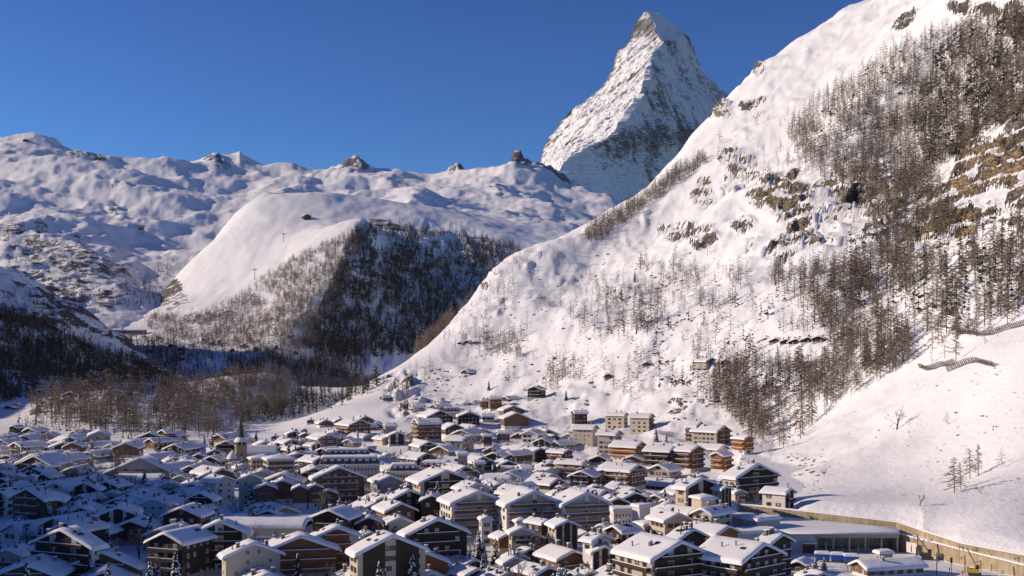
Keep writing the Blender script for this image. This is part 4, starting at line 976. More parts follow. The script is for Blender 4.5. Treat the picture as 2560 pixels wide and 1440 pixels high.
def snow_slab(W, L, z, parent, t=0.6, seed=1, name='snow', loc=(0, 0, 0), tanp=0.0, crown=0.0):
    rm, sm, _, _ = roof_meshes(W, L, z - .28, tanp, 0.0, 0.0, 0.26, t, seed)
    bpy.data.meshes.remove(rm)
    if crown:
        co = np.zeros(len(sm.vertices) * 3, np.float32); sm.vertices.foreach_get('co', co); co = co.reshape(-1, 3)
        co[:, 2] -= crown * (co[:, 0] / (W / 2)) ** 2; sm.vertices.foreach_set('co', co.ravel()); sm.update()
    return link(name, sm, parent, loc)
def hip_mesh(W, L, he, tanp, over, th, mat, name, t=0.0, seed=0):
    hw, hl = W / 2 + over, L / 2 + over
    us = np.array([-1, -.97, -.9, -.7, -.45, -.2, 0, .2, .45, .7, .9, .97, 1.0]); U, Vv = np.meshgrid(us, us, indexing='ij')
    X, Y = U * hw, Vv * hl; Z = he - over * tanp + tanp * np.minimum(hw - np.abs(X), hl - np.abs(Y)) + th
    if t:
        e = np.clip(np.minimum(hw - np.abs(X), hl - np.abs(Y)) / 0.6, 0, 1); Z = Z + t * np.sqrt(1 - (1 - e) ** 2) * (1 + .2 * fbm(X / 3 + seed, Y / 3, seed * .7, 2)) - .12 * (e < .01); X = X * 1.015; Y = Y * 1.015
    idx = np.arange(U.size).reshape(U.shape); Q = np.stack([idx[:-1, :-1], idx[1:, :-1], idx[1:, 1:], idx[:-1, 1:]], -1).reshape(-1, 4)
    return big_mesh(name, np.stack([X, Y, Z], -1).reshape(-1, 3), Q, (mat,), smooth=bool(t))
def face_windows(o, W, L, rows, cols, z0, dz, face, key, ww=1.1, wh=1.4, span=.92, near=False, ry=0.0):
    for r_ in range(rows):
        for c_ in range(cols):
            q = (-.5 + (c_ + .5) / cols) * span
            if face == 'f': loc, rz = (q * W, -L / 2 - ry, z0 + r_ * dz), 0
            elif face == 'l': loc, rz = (-W / 2 - ry, q * L, z0 + r_ * dz), -math.pi / 2
            else: loc, rz = (W / 2 + ry, q * L, z0 + r_ * dz), math.pi / 2
            k = key if isinstance(key, tuple) else key[(r_ * 7 + c_ * 3) % len(key)]
            link('window', WIN[k], o, loc, rz, (ww, 1, wh))
def block(name, label, cat, px, py, wpx, psi, depth, Hm, wall, rows, cols, roof='flat', sd=3, key=('w', 'd'), dist=None, wh=1.4, ww=1.15, base=-3, foot=True, seed=5, hiprise=.3):
    """a block with flat, hip, barrel or mansard roof; px, py = middle of the front eave"""
    d = dist or solve(px, py, lambda d_: Hm); ps = R(psi); p = P(px, py, d)
    W = wpx * d / F / max(.3, math.cos(ps)); L = depth; n_ = Vector((math.sin(ps), -math.cos(ps), 0)); c = Vector((p.x, p.y, 0)) - n_ * (L / 2)
    o = empty(name, (c.x, c.y, p.z - Hm), ps); tag(o, label, cat)
    if foot: FOOT.append((c.x, c.y, W / 2, L / 2, ps))
    boxo('wall', [(-W/2, W/2, -L/2, L/2, base, Hm, 0)], (wall,), o)
    dz = (Hm - .6) / rows if rows else 3
    if rows:
        face_windows(o, W, L, rows, cols, dz * .55, dz, 'f', key, ww, wh)
        face_windows(o, W, L, rows, sd, dz * .55, dz, 'l' if psi >= 0 else 'r', key, ww, wh)
    if roof == 'flat':
        ro = boxo('roof', [(-W/2 - .4, W/2 + .4, -L/2 - .4, L/2 + .4, Hm + .003, Hm + .35, 0)], (M_ROOF,), o); snow_slab(W + .8, L + .8, Hm + .34, ro, .7, seed)
    elif roof == 'barrel':
        ro = boxo('roof', [(-W/2 - .5, W/2 + .5, -L/2 - .5, L/2 + .5, Hm + .003, Hm + .4, 0)], (M_ROOF,), o)
        # cylinder crown across the depth
        rm, sm, _, _ = roof_meshes(L + 1, W + 1, Hm + .1, 0.0, 0, 0, .26, .8, seed); bpy.data.meshes.remove(rm)
        co = np.zeros(len(sm.vertices) * 3, np.float32); sm.vertices.foreach_get('co', co); co = co.reshape(-1, 3); co[:, 2] += 1.6 * np.maximum(0, 1 - (co[:, 0] / (L / 2 + .5)) ** 2); sm.vertices.foreach_set('co', co.ravel()); sm.update()
        link('snow', sm, ro, None, math.pi / 2)
    elif roof == 'hip':
        ro = link('roof', hip_mesh(W, L, Hm, hiprise, .8, .02, M_ROOF, 'hip_roof'), o); link('snow', hip_mesh(W, L, Hm, hiprise, .85, .10, M_SNOW, 'hip_snow', .55, seed), ro)
    elif roof == 'mansard':
        i_ = 1.3; h2 = 3.4
        V = [(-W/2-.3,-L/2-.3,Hm),(W/2+.3,-L/2-.3,Hm),(W/2+.3,L/2+.3,Hm),(-W/2-.3,L/2+.3,Hm),(-W/2+i_,-L/2+i_,Hm+h2),(W/2-i_,-L/2+i_,Hm+h2),(W/2-i_,L/2-i_,Hm+h2),(-W/2+i_,L/2-i_,Hm+h2)]
        ro = link('roof', mesh('mansard_roof', V, [(0,1,5,4),(1,2,6,5),(2,3,7,6),(3,0,4,7),(4,5,6,7),(3,2,1,0)], (M_SLATE,)), o)
        snow_slab(W - 2 * i_ + .6, L - 2 * i_ + .6, Hm + h2 - .02, ro, .65, seed)
        boxo('cornice', [(-W/2-.5,W/2+.5,-L/2-.5,-L/2+.25,Hm-.25,Hm+.22,0),(-W/2-.5,W/2+.5,-L/2-.62,-L/2+.35,Hm+.22,Hm+.55,1)], (PL['w'], M_SNOW), o)
        nd = max(3, int(W / 3.4))
        for k in range(nd):
            xx = (-.5 + (k + .5) / nd) * (W - 2)
            dm = boxo('dormer', [(-.75,.75,-.9,1.2,0,1.7,0),(-.95,.95,-1.05,1.0,1.7,1.82,1),(-.92,.92,-1.1,.8,1.82,2.2,2)], (PL['w'], M_ROOF, M_SNOW), ro, (xx, -L/2 + .55, Hm + .5)); link('window', WIN[('b', 'd')], o, (xx, -L/2 - .37, Hm + 1.35), 0, (.9, 1, 1.15))
    return o, W, L, d

# ---- grand hotel and neighbours
block('grand_hotel', 'long cream grand hotel with blue-grey dormered mansard roof', 'hotel', 874, 1163, 148, 8, 13, 13.0, PL['c'], 4, 16, 'mansard', 4, dist=560, ww=1.0)
block('hotel', 'low cream hotel with dormers and snowy mansard roof behind the grand hotel', 'hotel', 868, 1140, 110, 6, 12, 8.0, PL['c'], 2, 12, 'mansard', 3, ww=1.0)
block('hotel', 'cream dormered hotel beside the snowy mound', 'hotel', 1010, 1180, 70, 6, 11, 7.0, PL['c'], 2, 9, 'mansard', 3, ww=1.0)
block('hotel', 'cream dormered hotel under the tall larch below the slope', 'hotel', 1085, 1172, 70, -10, 11, 6.0, PL['c'], 2, 8, 'mansard', 3, ww=1.0)
block('town_hall', 'cream hip-roofed public building with tall window rows beside the church', 'building', 703, 1149, 62, 22, 14, 9.0, PL['c'], 3, 8, 'hip', 6, key=('b', 'd'), ww=.9, wh=1.7)
block('town_hall', 'pink-cream wing with hipped snowy roof behind the public building', 'building', 655, 1147, 48, 22, 10, 8.0, PL['c'], 3, 5, 'hip', 4, key=('b', 'd'), ww=.9, wh=1.5)
block('hotel', 'small white hotel with three dormers on the slope under the rocks', 'hotel', 1130, 1030, 42, 4, 9, 6.0, PL['w'], 2, 5, 'mansard', 3)
# ---- halls and flat blocks
block('school_hall', 'long low-roofed cream hall with barrel of snow and a row of dark windows', 'hall', 652, 1320, 215, -3, 13, 7.0, PL['c'], 1, 10, 'barrel', 2, ww=3.0, wh=1.5)
block('school_wing', 'flat snow-covered annex in front of the long hall', 'hall', 700, 1345, 190, -3, 6, 3.6, PL['g'], 1, 14, 'flat', 1, ww=1.2, wh=1.2)
block('low_hall', 'low flat snowy shed behind the long hall', 'shed', 706, 1300, 130, -2, 8, 3.0, PL['g'], 1, 6, 'flat', 1)
block('flat_block', 'white flat-roofed block between the pale hotels and the cream chalet', 'building', 1566, 1277, 64, 8, 9, 8.0, PL['w'], 3, 7, 'flat', 2, ww=.6, wh=1.2)
block('flat_tower', 'plain white flat-roofed stair tower beside the white block', 'tower', 1612, 1268, 28, 25, 5, 11.0, PL['w'], 0, 0, 'flat')
block('round_pavilion', 'low pavilion with rounded snow roof and dark glazing below the apartments', 'pavilion', 1497, 1195, 76, 4, 9, 4.5, PL['w'], 1, 6, 'barrel', 2, ww=2.0, wh=1.7)
block('flat_hall', 'wide snow-covered flat roof hall by the pale hotels', 'hall', 1238, 1200, 74, 0, 16, 5.0, PL['w'], 1, 8, 'flat', 2)
block('glass_hall', 'terraced low hall with stepped snow bands under the cream chalet', 'hall', 1275, 1172, 44, 0, 9, 5.0, PL['g'], 1, 9, 'flat', 2)
block('low_wall_block', 'low white annex in front of the pale hotels', 'building', 1495, 1299, 60, 6, 5, 4.0, PL['w'], 1, 5, 'flat', 1)
block('terrace_block', 'long dark-fronted flat terrace below the pale hotels', 'building', 1470, 1308, 62, 2, 6, 3.6, TB['d'], 1, 6, 'flat', 1)
block('corner_tower', 'small white tower with pyramid snow roof below the pale hotels', 'tower', 1304, 1303, 22, 15, 3.4, 7.0, PL['w'], 0, 0, 'hip', hiprise=.5)
block('annex', 'small cream annex with hipped snow roof beside the cream hotel', 'building', 1633, 1312, 46, 20, 7, 6.0, PL['c'], 2, 3, 'hip', 2)
block('building_site', 'half-built flat white block with scaffolding beside the orange crane', 'building', 318, 1192, 60, 0, 9, 5.0, PL['w'], 2, 5, 'flat', 2)
block('building_site', 'rounded snowy concrete shell beside the orange crane', 'building', 372, 1200, 56, 0, 9, 4.5, PL['g'], 1, 4, 'barrel', 2)
# lantern storey on the cream hotel with cupola
block('cupola_house', 'cream cupola storey with hipped snow roof rising above the big cream hotel', 'tower', 1771, 1246, 38, 22, 6.5, 13.0, PL['c'], 0, 0, 'hip', foot=False)

# ---- church
def church():
    d = 712.0; tip = P(400 + 1293 / 6.4, 1020 + 108 / 6.4, d); s = 6.2; ps = R(22)
    o = empty('church', (tip.x, tip.y, 0), ps); tag(o, 'stone church with tall dark pointed spire and gilt clock in the village', 'church')
    FOOT.append((tip.x, tip.y, 5, 5, ps)); zt = 13.2; h = s / 2
    boxo('tower', [(-h, h, -h, h, -3, zt, 0), (-h - .12, h + .12, -h - .12, h + .12, zt - 2.2, zt - 1.9, 0)], (M_TOWER,), o)
    for fx, rz in ((0, 0), (0, -math.pi / 2), (0, math.pi / 2)):
        lx, ly = (0, -h) if rz == 0 else ((-h, 0) if rz < 0 else (h, 0))
        for q in (-1.35, 1.35):
            lo = (q, -h - .02, zt - .95) if rz == 0 else (lx + (-.02 if rz < 0 else .02), q, zt - .95)
            boxo('belfry_opening', [(-.75, .75, -.08, .1, -.7, .7, 0)], (M_DARK,), o, lo, rz)
        lo = (0, -h - .05, zt - 3.9) if rz == 0 else (lx + (-.05 if rz < 0 else .05), 0, zt - 3.9)
        cf = boxo('clock_face', [(-1.35, 1.35, -.06, .06, -1.35, 1.35, 0)], (M_CLOCK,), o, lo, rz)
        n = 24; V = [(1.15 * math.cos(2 * math.pi * k / n), -.09, 1.15 * math.sin(2 * math.pi * k / n)) for k in range(n)] + [(.98 * math.cos(2 * math.pi * k / n), -.09, .98 * math.sin(2 * math.pi * k / n)) for k in range(n)]
        link('dial_ring', mesh('dial_ring', V, [(k, (k + 1) % n, (k + 1) % n + n, k + n) for k in range(n)], (M_GOLD,)), cf)
        beams('clock_hand', [((0, -.12, 0), (.35, -.12, .75), .14), ((0, -.12, 0), (-.5, -.12, .1), .18)], (M_GOLD,), cf)
        lo = (0, -h - .02, zt - 7.2) if rz == 0 else (lx + (-.02 if rz < 0 else .02), 0, zt - 7.2)
        boxo('slit_window', [(-.4, .4, -.06, .1, -.9, .9, 0)], (M_DARK,), o, lo, rz)
        lo = (0, -h - .02, zt - 10) if rz == 0 else (lx + (-.02 if rz < 0 else .02), 0, zt - 10)
        boxo('niche', [(-.6, .6, -.06, .1, -1.2, 1.2, 0)], (PL['w'],), o, lo, rz)
    # skirt roof with snow, then the eight-sided spire
    sk = h + .75; V = [(-sk,-sk,zt),(sk,-sk,zt),(sk,sk,zt),(-sk,sk,zt)]; n = 8; r1 = 2.15; zs = zt + 2.7
    ring = [(r1 * math.cos(math.pi / 8 + k * math.pi / 4), r1 * math.sin(math.pi / 8 + k * math.pi / 4), zs) for k in range(n)]
    cor = [(-sk,-sk),(sk,-sk),(sk,sk),(-sk,sk)]
    mid = [(0,-sk),(sk,0),(0,sk),(-sk,0)]
    V8 = []
    for k in range(8):
        a = math.pi / 8 + k * math.pi / 4; cx_, cy_2 = math.cos(a), math.sin(a); m = sk / max(abs(cx_), abs(cy_2)); V8.append((cx_ * m, cy_2 * m, zt))
    me = mesh('skirt_roof', V8 + ring + [(-sk,-sk,zt),(sk,-sk,zt),(sk,sk,zt),(-sk,sk,zt)], [(k, (k + 1) % 8, (k + 1) % 8 + 8, k + 8) for k in range(8)] + [(16,17,18,19)], (M_SPIRE,)); sr = link('skirt_roof', me, o)
    def up(p, f, dz): return (p[0] * f, p[1] * f, p[2] + dz)
    snv = [up(p, 1.03, .05) for p in V8] + [up(((V8[k][0] + ring[k][0] * 1.0) / 2, (V8[k][1] + ring[k][1]) / 2, (zt + zs) / 2), 1.04, .42) for k in range(8)] + [up(p, 1.0, .05) for p in ring]
    link('snow', mesh('skirt_snow', snv, [(k + 8 * j, (k + 1) % 8 + 8 * j, (k + 1) % 8 + 8 * (j + 1), k + 8 * (j + 1)) for j in range(2) for k in range(8)], (M_SNOW,), None, True), sr)
    V = ring + [(1.15 * math.cos(math.pi / 8 + k * math.pi / 4), 1.15 * math.sin(math.pi / 8 + k * math.pi / 4), zs + (tip.z - zs) * .52) for k in range(8)] + [(0, 0, tip.z + 1.0)]
    link('spire', mesh('spire', V, [(k, (k + 1) % 8, (k + 1) % 8 + 8, k + 8) for k in range(8)] + [(k + 8, (k + 1) % 8 + 8, 16) for k in range(8)], (M_SPIRE,)), o)
    beams('cross', [((0, 0, tip.z), (0, 0, tip.z + 1.6), .12), ((-.4, 0, tip.z + 1.0), (.4, 0, tip.z + 1.0), .12)], (M_GOLD,), o)
    # nave to the right of the tower, roof slope towards the valley, and the apse
    n_ = empty('nave_dummy', (0, 0, 0)); bpy.data.objects.remove(n_)
    W, L, he, tp = 10.0, 20.0, 6.0, math.tan(R(38)); V, Fc = gable_prism(W, L, -3, he, he + W / 2 * tp)
    rm, sm, _, _ = roof_meshes(W, L, he, tp, .7, .5, .25, .5, 77)
    nl = (12.4, 7.5, 0); nr_ = R(-90 - 12)
    link('nave_wall', mesh('nave_wall', V, Fc, (PL['w'],)), o, nl, nr_)
    nr2 = link('nave_roof', rm, o, nl, nr_); link('snow', sm, nr2)
    for k in range(5):
        q = -7.5 + k * 3.7; v = Matrix.Rotation(nr_, 4, 'Z') @ Vector((W / 2, q, 3.2)); link('nave_window', WIN[('b', 'd')], o, (nl[0] + v.x, nl[1] + v.y, 3.2), nr_ + math.pi / 2, (1.1, 1, 2.6))
    hx = [( -5.4 + 3 * math.cos(k * math.pi / 4), -2.2 + 3 * math.sin(k * math.pi / 4)) for k in range(8)]
    link('apse', mesh('apse', [(x, y, -3) for x, y in hx] + [(x, y, 3.6) for x, y in hx], [(k, (k + 1) % 8, (k + 1) % 8 + 8, k + 8) for k in range(8)] + [tuple(range(8, 16))], (M_TOWER,)), o)
    hx2 = [(-5.4 + 3.5 * math.cos(k * math.pi / 4), -2.2 + 3.5 * math.sin(k * math.pi / 4), 3.5) for k in range(8)]
    ar = link('apse_roof', mesh('apse_roof', hx2 + [(-5.4, -2.2, 8.6)], [(k, (k + 1) % 8, 8) for k in range(8)] + [tuple(range(7, -1, -1))], (M_SPIRE,)), o)
    hx3 = [((x + 5.4) * 1.04 - 5.4, (y + 2.2) * 1.04 - 2.2, z + .12) for x, y, z in hx2]; hx4 = [((x + 5.4) * .55 - 5.4, (y + 2.2) * .55 - 2.2, 6.2) for x, y, z in hx2]
    link('snow', mesh('apse_snow', hx3 + hx4 + [(-5.4, -2.2, 8.9)], [(k, (k + 1) % 8, (k + 1) % 8 + 8, k + 8) for k in range(8)] + [(k + 8, (k + 1) % 8 + 8, 16) for k in range(8)], (M_SNOW,), None, True), ar)
    for a in (-2.36, -1.57, -.79): boxo('apse_window', [(-.35, .35, -.05, .1, -.9, .9, 0)], (M_DARK,), o, (-5.4 + 2.8 * math.cos(a), -2.2 + 2.8 * math.sin(a), 1.9), a + math.pi / 2)
church()

# ---- railway station, walls, yard
def wall_strip(name, pts, zb, th, mat, label, cat, snowcap=True):
    """pts (px, ztop, d): a wall standing on its line, one cast panel after another"""
    o = empty(name, P(pts[0][0], YH, pts[0][2]).xy.to_3d()); tag(o, label, cat); base = Vector(o.location)
    P3 = [Vector(((p[0] - CX) / F * p[2], p[2], p[1])) for p in pts]
    dense = []
    for a, b in zip(P3[:-1], P3[1:]):
        n = max(1, int((b - a).xy.length / 4.0))
        for k in range(n): dense.append(a.lerp(b, k / n))
    dense.append(P3[-1])
    for i, (a, b) in enumerate(zip(dense[:-1], dense[1:])):
        t_ = (b - a); t_.z = 0; t_.normalize(); nv = Vector((t_.y, -t_.x, 0)) * (th / 2); g = t_ * .03; off = nv * (0.12 if i % 2 else 0.0)
        q = [a + g, b - g]
        V = []
        for p in q:
            za = zb(p) if callable(zb) else zb
            for sg in (1, -1): V += [tuple(Vector((p.x, p.y, za)) + nv * sg + off - base), tuple(Vector((p.x, p.y, p.z)) + nv * sg + off - base)]
        Fc = [(0,4,5,1),(6,2,3,7),(1,5,7,3),(2,0,1,3),(4,6,7,5)]
        link('wall_panel', mesh('wall_panel', V, Fc, (mat,)), o)
    if snowcap:
        V, Fc = [], []
        for a in dense:
            k = len(V); V += [tuple(a + Vector((0, -th * .7, .02)) - base), tuple(a + Vector((0, -th * .35, .42)) - base), tuple(a + Vector((0, th * .5, .5)) - base), tuple(a + Vector((0, th * 1.4, .1)) - base)]
        for i in range(len(dense) - 1):
            for j in range(3): Fc.append((i * 4 + j, i * 4 + 4 + j, i * 4 + 5 + j, i * 4 + 1 + j))
        link('snow_cap', mesh('snow_cap', V, Fc, (M_SNOW,), None, True), o)
    return o
t = NT('streaked_concrete'); o_ = t.pos(); mp = t.new('ShaderNodeMapping'); mp.inputs['Scale'].default_value = (1.2, 1.2, .12); t.l.new(o_, mp.inputs['Vector'])
nA = t.noise(1.0, 5, .65, mp.outputs[0]); nB = t.noise(.25, 4, .6, o_); M_WALL = t.done(t.mix(t.ramp(t.math('ADD', t.math('MULTIPLY', nA, .6), t.math('MULTIPLY', nB, .4)), .35, .65), (0.30, 0.235, 0.15), (0.47, 0.39, 0.27)), .9, .2)
wall_strip('retaining_wall', [(p[0], p[1], p[2] - .6) for p in WALL_U if p[0] < 3000], lambda p: 3.0 if p.x / p.y * F + CX > 2240 else -1.0, .6, M_WALL, 'upper tan concrete retaining wall at the foot of the snow slope', 'wall')
wall_strip('retaining_wall', [(p[0], p[1], p[2] - .5) for p in WALL_L if p[0] < 3000], -1.0, .7, M_WALL, 'lower tall tan concrete wall beside the railway yard', 'wall')
def station():
    d = 398.0; x0 = (2040 - CX) / F * d; x1 = (2246 - CX) / F * d; W = x1 - x0; o = empty('railway_station', ((x0 + x1) / 2, d, 0)); tag(o, 'concrete railway station with flat snow roof and wide dark openings', 'station')
    h = W / 2; H_ = 4.9; D = 7.0
    boxo('back_wall', [(-h, h, D - .4, D, -1, H_, 0)], (M_CONC,), o); boxo('side_wall', [(-h, -h + .5, .02, D - .42, -1, H_, 0)], (M_CONC,), o)
    boxo('side_wall', [(h - .5, h, .02, D - .42, -1, H_, 0)], (M_CONC,), o)
    boxo('lintel', [(-h - .3, h + .2, -.5, .45, H_ - .02, H_ + 1.0, 0)], (M_CONC,), o)
    for k in range(6): q = -h + .35 + k * (W - .7) / 5; boxo('column', [(q - .28, q + .28, -.35, .25, -1, H_ - .03, 0)], (M_CONC,), o)
    for k in range(9):
        q = -h + 1.6 + k * (W - 3) / 8; boxo('glazing_bar', [(q - .06, q + .06, 1.8, 1.95, 0, H_ - .1, 0)], (M_STEEL,), o)
    boxo('platform', [(-h + .6, h - .6, 2.2, D - .45, -.5, .9, 0)], (M_CONC,), o)
    # roof: reaches back to the retaining wall, follows it
    rp = [(1975,397.0),(2248,397.0),(2250,404),(2236,409),(2130,418.5),(2019,428.5),(1880,443),(1862,443),(1868,420),(1945,402)]
    pts = [Vector(((a - CX) / F * b, b, 0)) - Vector((o.location.x, o.location.y, 0)) for a, b in rp]; n = len(pts)
    V = [(p.x, p.y, H_ + .99) for p in pts] + [(p.x, p.y, H_ + 1.35) for p in pts]
    ro = link('roof', mesh('station_roof', V, [tuple(range(n - 1, -1, -1)), tuple(range(n, 2 * n))] + [(i, (i + 1) % n, (i + 1) % n + n, i + n) for i in range(n)], (M_CONC,)), o)
    cen = sum(pts, Vector()) / n
    rings = []
    for f, z in ((1.004, H_ + 1.36), (1.002, H_ + 1.75), (.985, H_ + 1.95), (.7, H_ + 2.05), (.35, H_ + 2.0)):
        rings.append([(cen.x + (p.x - cen.x) * f, cen.y + (p.y - cen.y) * f, z) for p in pts])
    V = sum(rings, []) + [(cen.x, cen.y, H_ + 2.05)]; Fc = [(j * n + i, j * n + (i + 1) % n, (j + 1) * n + (i + 1) % n, (j + 1) * n + i) for j in range(4) for i in range(n)] + [(4 * n + i, 4 * n + (i + 1) % n, 5 * n) for i in range(n)]
    link('snow', mesh('station_snow', V, Fc, (M_SNOW,), None, True), ro)
    for q in (-6, 0.5, 7): boxo('roof_drift', [(q - 1.2, q + 1.2, -.75, .6, H_ + 1.3, H_ + 2.0, 0)], (M_SNOW,), ro)
    # left base under the roof
    boxo('wing_wall', [(-h - 12, -h - .02, -.3, 22, -1, H_ + .985, 0)], (M_CONCG,), o)
    boxo('entrance', [(-h - 4.5, -h - .6, -1.4, -.32, -.5, 3.1, 0), (-h - 4.9, -h - .2, -2.0, -.3, 3.1, 3.4, 1)], (TB['r'], M_SNOW), o)
    FOOT.append((o.location.x, d + 10, h + 8, 14, 0))
station()
block('stair_block', 'pale concrete block with flat snow top on the station roof', 'building', 1866, 1293, 54, 35, 6, 5.5, M_CONCG, 0, 0, 'flat', dist=418, foot=False, base=-7)
block('stair_block', 'larger pale concrete block with flat snow top next to the station wing', 'building', 1922, 1300, 66, 35, 7, 5.2, M_CONCG, 0, 0, 'flat', dist=408, foot=False, base=-7)
block('concrete_front', 'plain pale concrete building below the station blocks', 'building', 1885, 1334, 130, 12, 9, 6.0, M_CONCG, 0, 0, 'flat', dist=392, base=-3)
block('kiosk', 'small concrete hut with snow cap in the railway yard', 'hut', 2216, 1384, 34, 15, 3.0, 2.3, M_CONC, 1, 1, 'flat', 1)
def ground(px, py): return A.hit(px, py) or P(px, py, 66.5 * F / (py - YH))
def wagon(px, py, wpx, psi, label, snowy=True, tank=False):
    p = ground(px, py); L = wpx * p.y / F; o = empty('rail_wagon', (p.x, p.y, p.z), R(psi)); tag(o, label, 'wagon')
    boxo('body', [(-L/2, L/2, -1.1, 1.1, .9, 2.9 if snowy else 2.6, 0)] + [(-L/2 + k * L / 6 - .05, -L/2 + k * L / 6 + .05, -1.16, 1.16, .9, 2.85, 0) for k in range(1, 6)], (M_BLUE,), o)
    boxo('underframe', [(-L/2 + .1, L/2 - .1, -1.0, 1.0, .6, .9, 0)], (M_PIPE,), o); snow_slab(2.3, L, 2.92 if snowy else 2.62, o, .45, int(px)).rotation_euler = (0, 0, math.pi / 2)
    for sx in (-L * .36, L * .36):
        for sy in (-.8, .8):
            V = [(.42 * math.cos(k * math.pi / 4), y, .42 + .42 * math.sin(k * math.pi / 4)) for y in (-.08, .08) for k in range(8)]
            link('wheel', mesh('wheel', V, [tuple(range(7, -1, -1)), tuple(range(8, 16))] + [(k, (k + 1) % 8, (k + 1) % 8 + 8, k + 8) for k in range(8)], (M_PIPE,)), o, (sx, sy, .1))
wagon(2056, 1404, 36, -12, 'dark blue wagon with little snow beside the station'); wagon(2094, 1406, 32, -12, 'bright blue wagon coupled between two others in the yard'); wagon(2128, 1410, 34, -12, 'bright blue wagon at the end of the row by the snowy shed')
def mast(px, yb, yt, label, arm=1.6, grp='railway masts in the yard'):
    p = ground(px, yb); h = (yb - yt) * p.y / F; o = empty('railway_mast', tuple(p)); tag(o, label, 'mast', grp)
    w = .24; beams('pole', [((0, 0, -.3), (0, 0, h), w)], (M_STEEL,), o)
    beams('bracket', [((0, 0, h * .86), (arm, -.3, h * .86), .09), ((0, 0, h * .98), (arm, -.3, h * .86), .07), ((arm * .75, -.2, h * .86), (arm * .75, -.2, h * .78), .12)], (M_STEEL,), o)
for x, yb, yt in ((193,740,540),(450,735,585),(613,690,510),(793,775,620),(898,695,545),(1128,665,550),(1410,780,630),(1630,925,690)):
    mast(1960 + x / 4.267, 1220 + yb / 4.267, 1220 + yt / 4.267, 'slim steel overhead-line mast standing in front of the station', 1.6, 'masts in front of the station')
for x, yb, yt in ((1425,725,490),(1578,685,540),(1910,765,620),(2058,795,640),(1930,905,720),(2505,890,730),(1650,790,700),(2100,885,770)):
    mast(1960 + x / 4.267, 1220 + yb / 4.267, 1220 + yt / 4.267, 'slim steel overhead-line mast along the tall retaining wall', -1.6, 'masts along the retaining wall')
def signal():
    p = ground(1960 + 1785 / 4.267, 1220 + 905 / 4.267); o = empty('railway_signal', tuple(p)); tag(o, 'black railway signal with lamp board in the yard', 'signal')
    beams('pole', [((0, 0, -.2), (0, 0, 4.2), .14)], (M_PIPE,), o); boxo('lamp_board', [(-.35, .35, -.15, .1, 3.0, 4.6, 0)], (M_PIPE,), o); boxo('lamp_hood', [(-.2, .2, -.3, -.16, 4.0, 4.3, 0)], (M_STEEL,), o)
signal()
def excavator(px, py, label, cat, boomto, col, big=True):
    p = ground(px, py); o = empty('excavator', tuple(p), R(-20)); tag(o, label, cat)
    for sy in (-1, 1):
        V = []; prof = [(-1.7,.1),(-1.9,.45),(-1.6,.85),(1.6,.85),(1.9,.45),(1.7,.1)]
        for y in (sy * 1.15 - .28, sy * 1.15 + .28): V += [(x, y, z) for x, z in prof]
        link('track', mesh('track', V, [tuple(range(6)), tuple(range(11, 5, -1))] + [((k + 1) % 6, k, k + 6, (k + 1) % 6 + 6) for k in range(6)], (M_PIPE,)), o)
    boxo('body', [(-1.9, 1.2, -1.2, 1.2, .95, 2.1, 0), (-2.3, -1.5, -1.15, 1.15, 1.1, 2.5, 0)], (col,), o)
    boxo('cab', [(.1, 1.3, -1.2, -.15, 2.1, 3.3, 0)], (M_PANE,), o); boxo('cab_roof', [(0, 1.4, -1.28, -.08, 3.3, 3.42, 0)], (col,), o)
    e = Vector(boomto)
    lat = [((.9, .3, 1.9), tuple(e), .22), ((.9, .7, 1.9), tuple(e + Vector((0, .3, 0))), .22)]
    for k in range(8): a = Vector((.9, .3, 1.9)).lerp(e, k / 8); b = Vector((.9, .7, 1.9)).lerp(e + Vector((0, .3, 0)), (k + 1) / 8); lat.append((tuple(a), tuple(b), .1))
    beams('boom', lat, (M_PIPE,), o); beams('stick', [(tuple(e), tuple(e + Vector((1.0 if big else .4, 0, -2.4 if big else -1.2))), .2)], (col,), o)
excavator(1960 + 2035 / 4.267, 1220 + 935 / 4.267, 'yellow excavator with raised lattice boom beside the tall wall', 'excavator', (-2.2, .3, 8.0), M_YEL)
excavator(1960 + 1530 / 4.267, 1220 + 765 / 4.267, 'small black crawler crane leaning beside the tall wall', 'crane', (-3.2, .3, 7.4), M_PIPE, False)
def panel():
    p = P(2279, 1380, 393.6); q = Vector((p.x, p.y, 0)); o = empty('billboard', (q.x, q.y, .6), R(-62)); tag(o, 'pale billboard with dark bottle-like figure on the tall wall', 'billboard')
    boxo('panel', [(-2.2, 2.2, -.05, .05, 0, 3.4, 0)], (M_POSTER,), o); V = [(-.25, -.08, .3), (.25, -.08, .3), (.25, -.08, 1.7), (.1, -.08, 2.1), (.1, -.08, 2.8), (-.1, -.08, 2.8), (-.1, -.08, 2.1), (-.25, -.08, 1.7)]
    link('print', mesh('print', V, [tuple(range(8))], (M_PIPE,)), o)
panel()
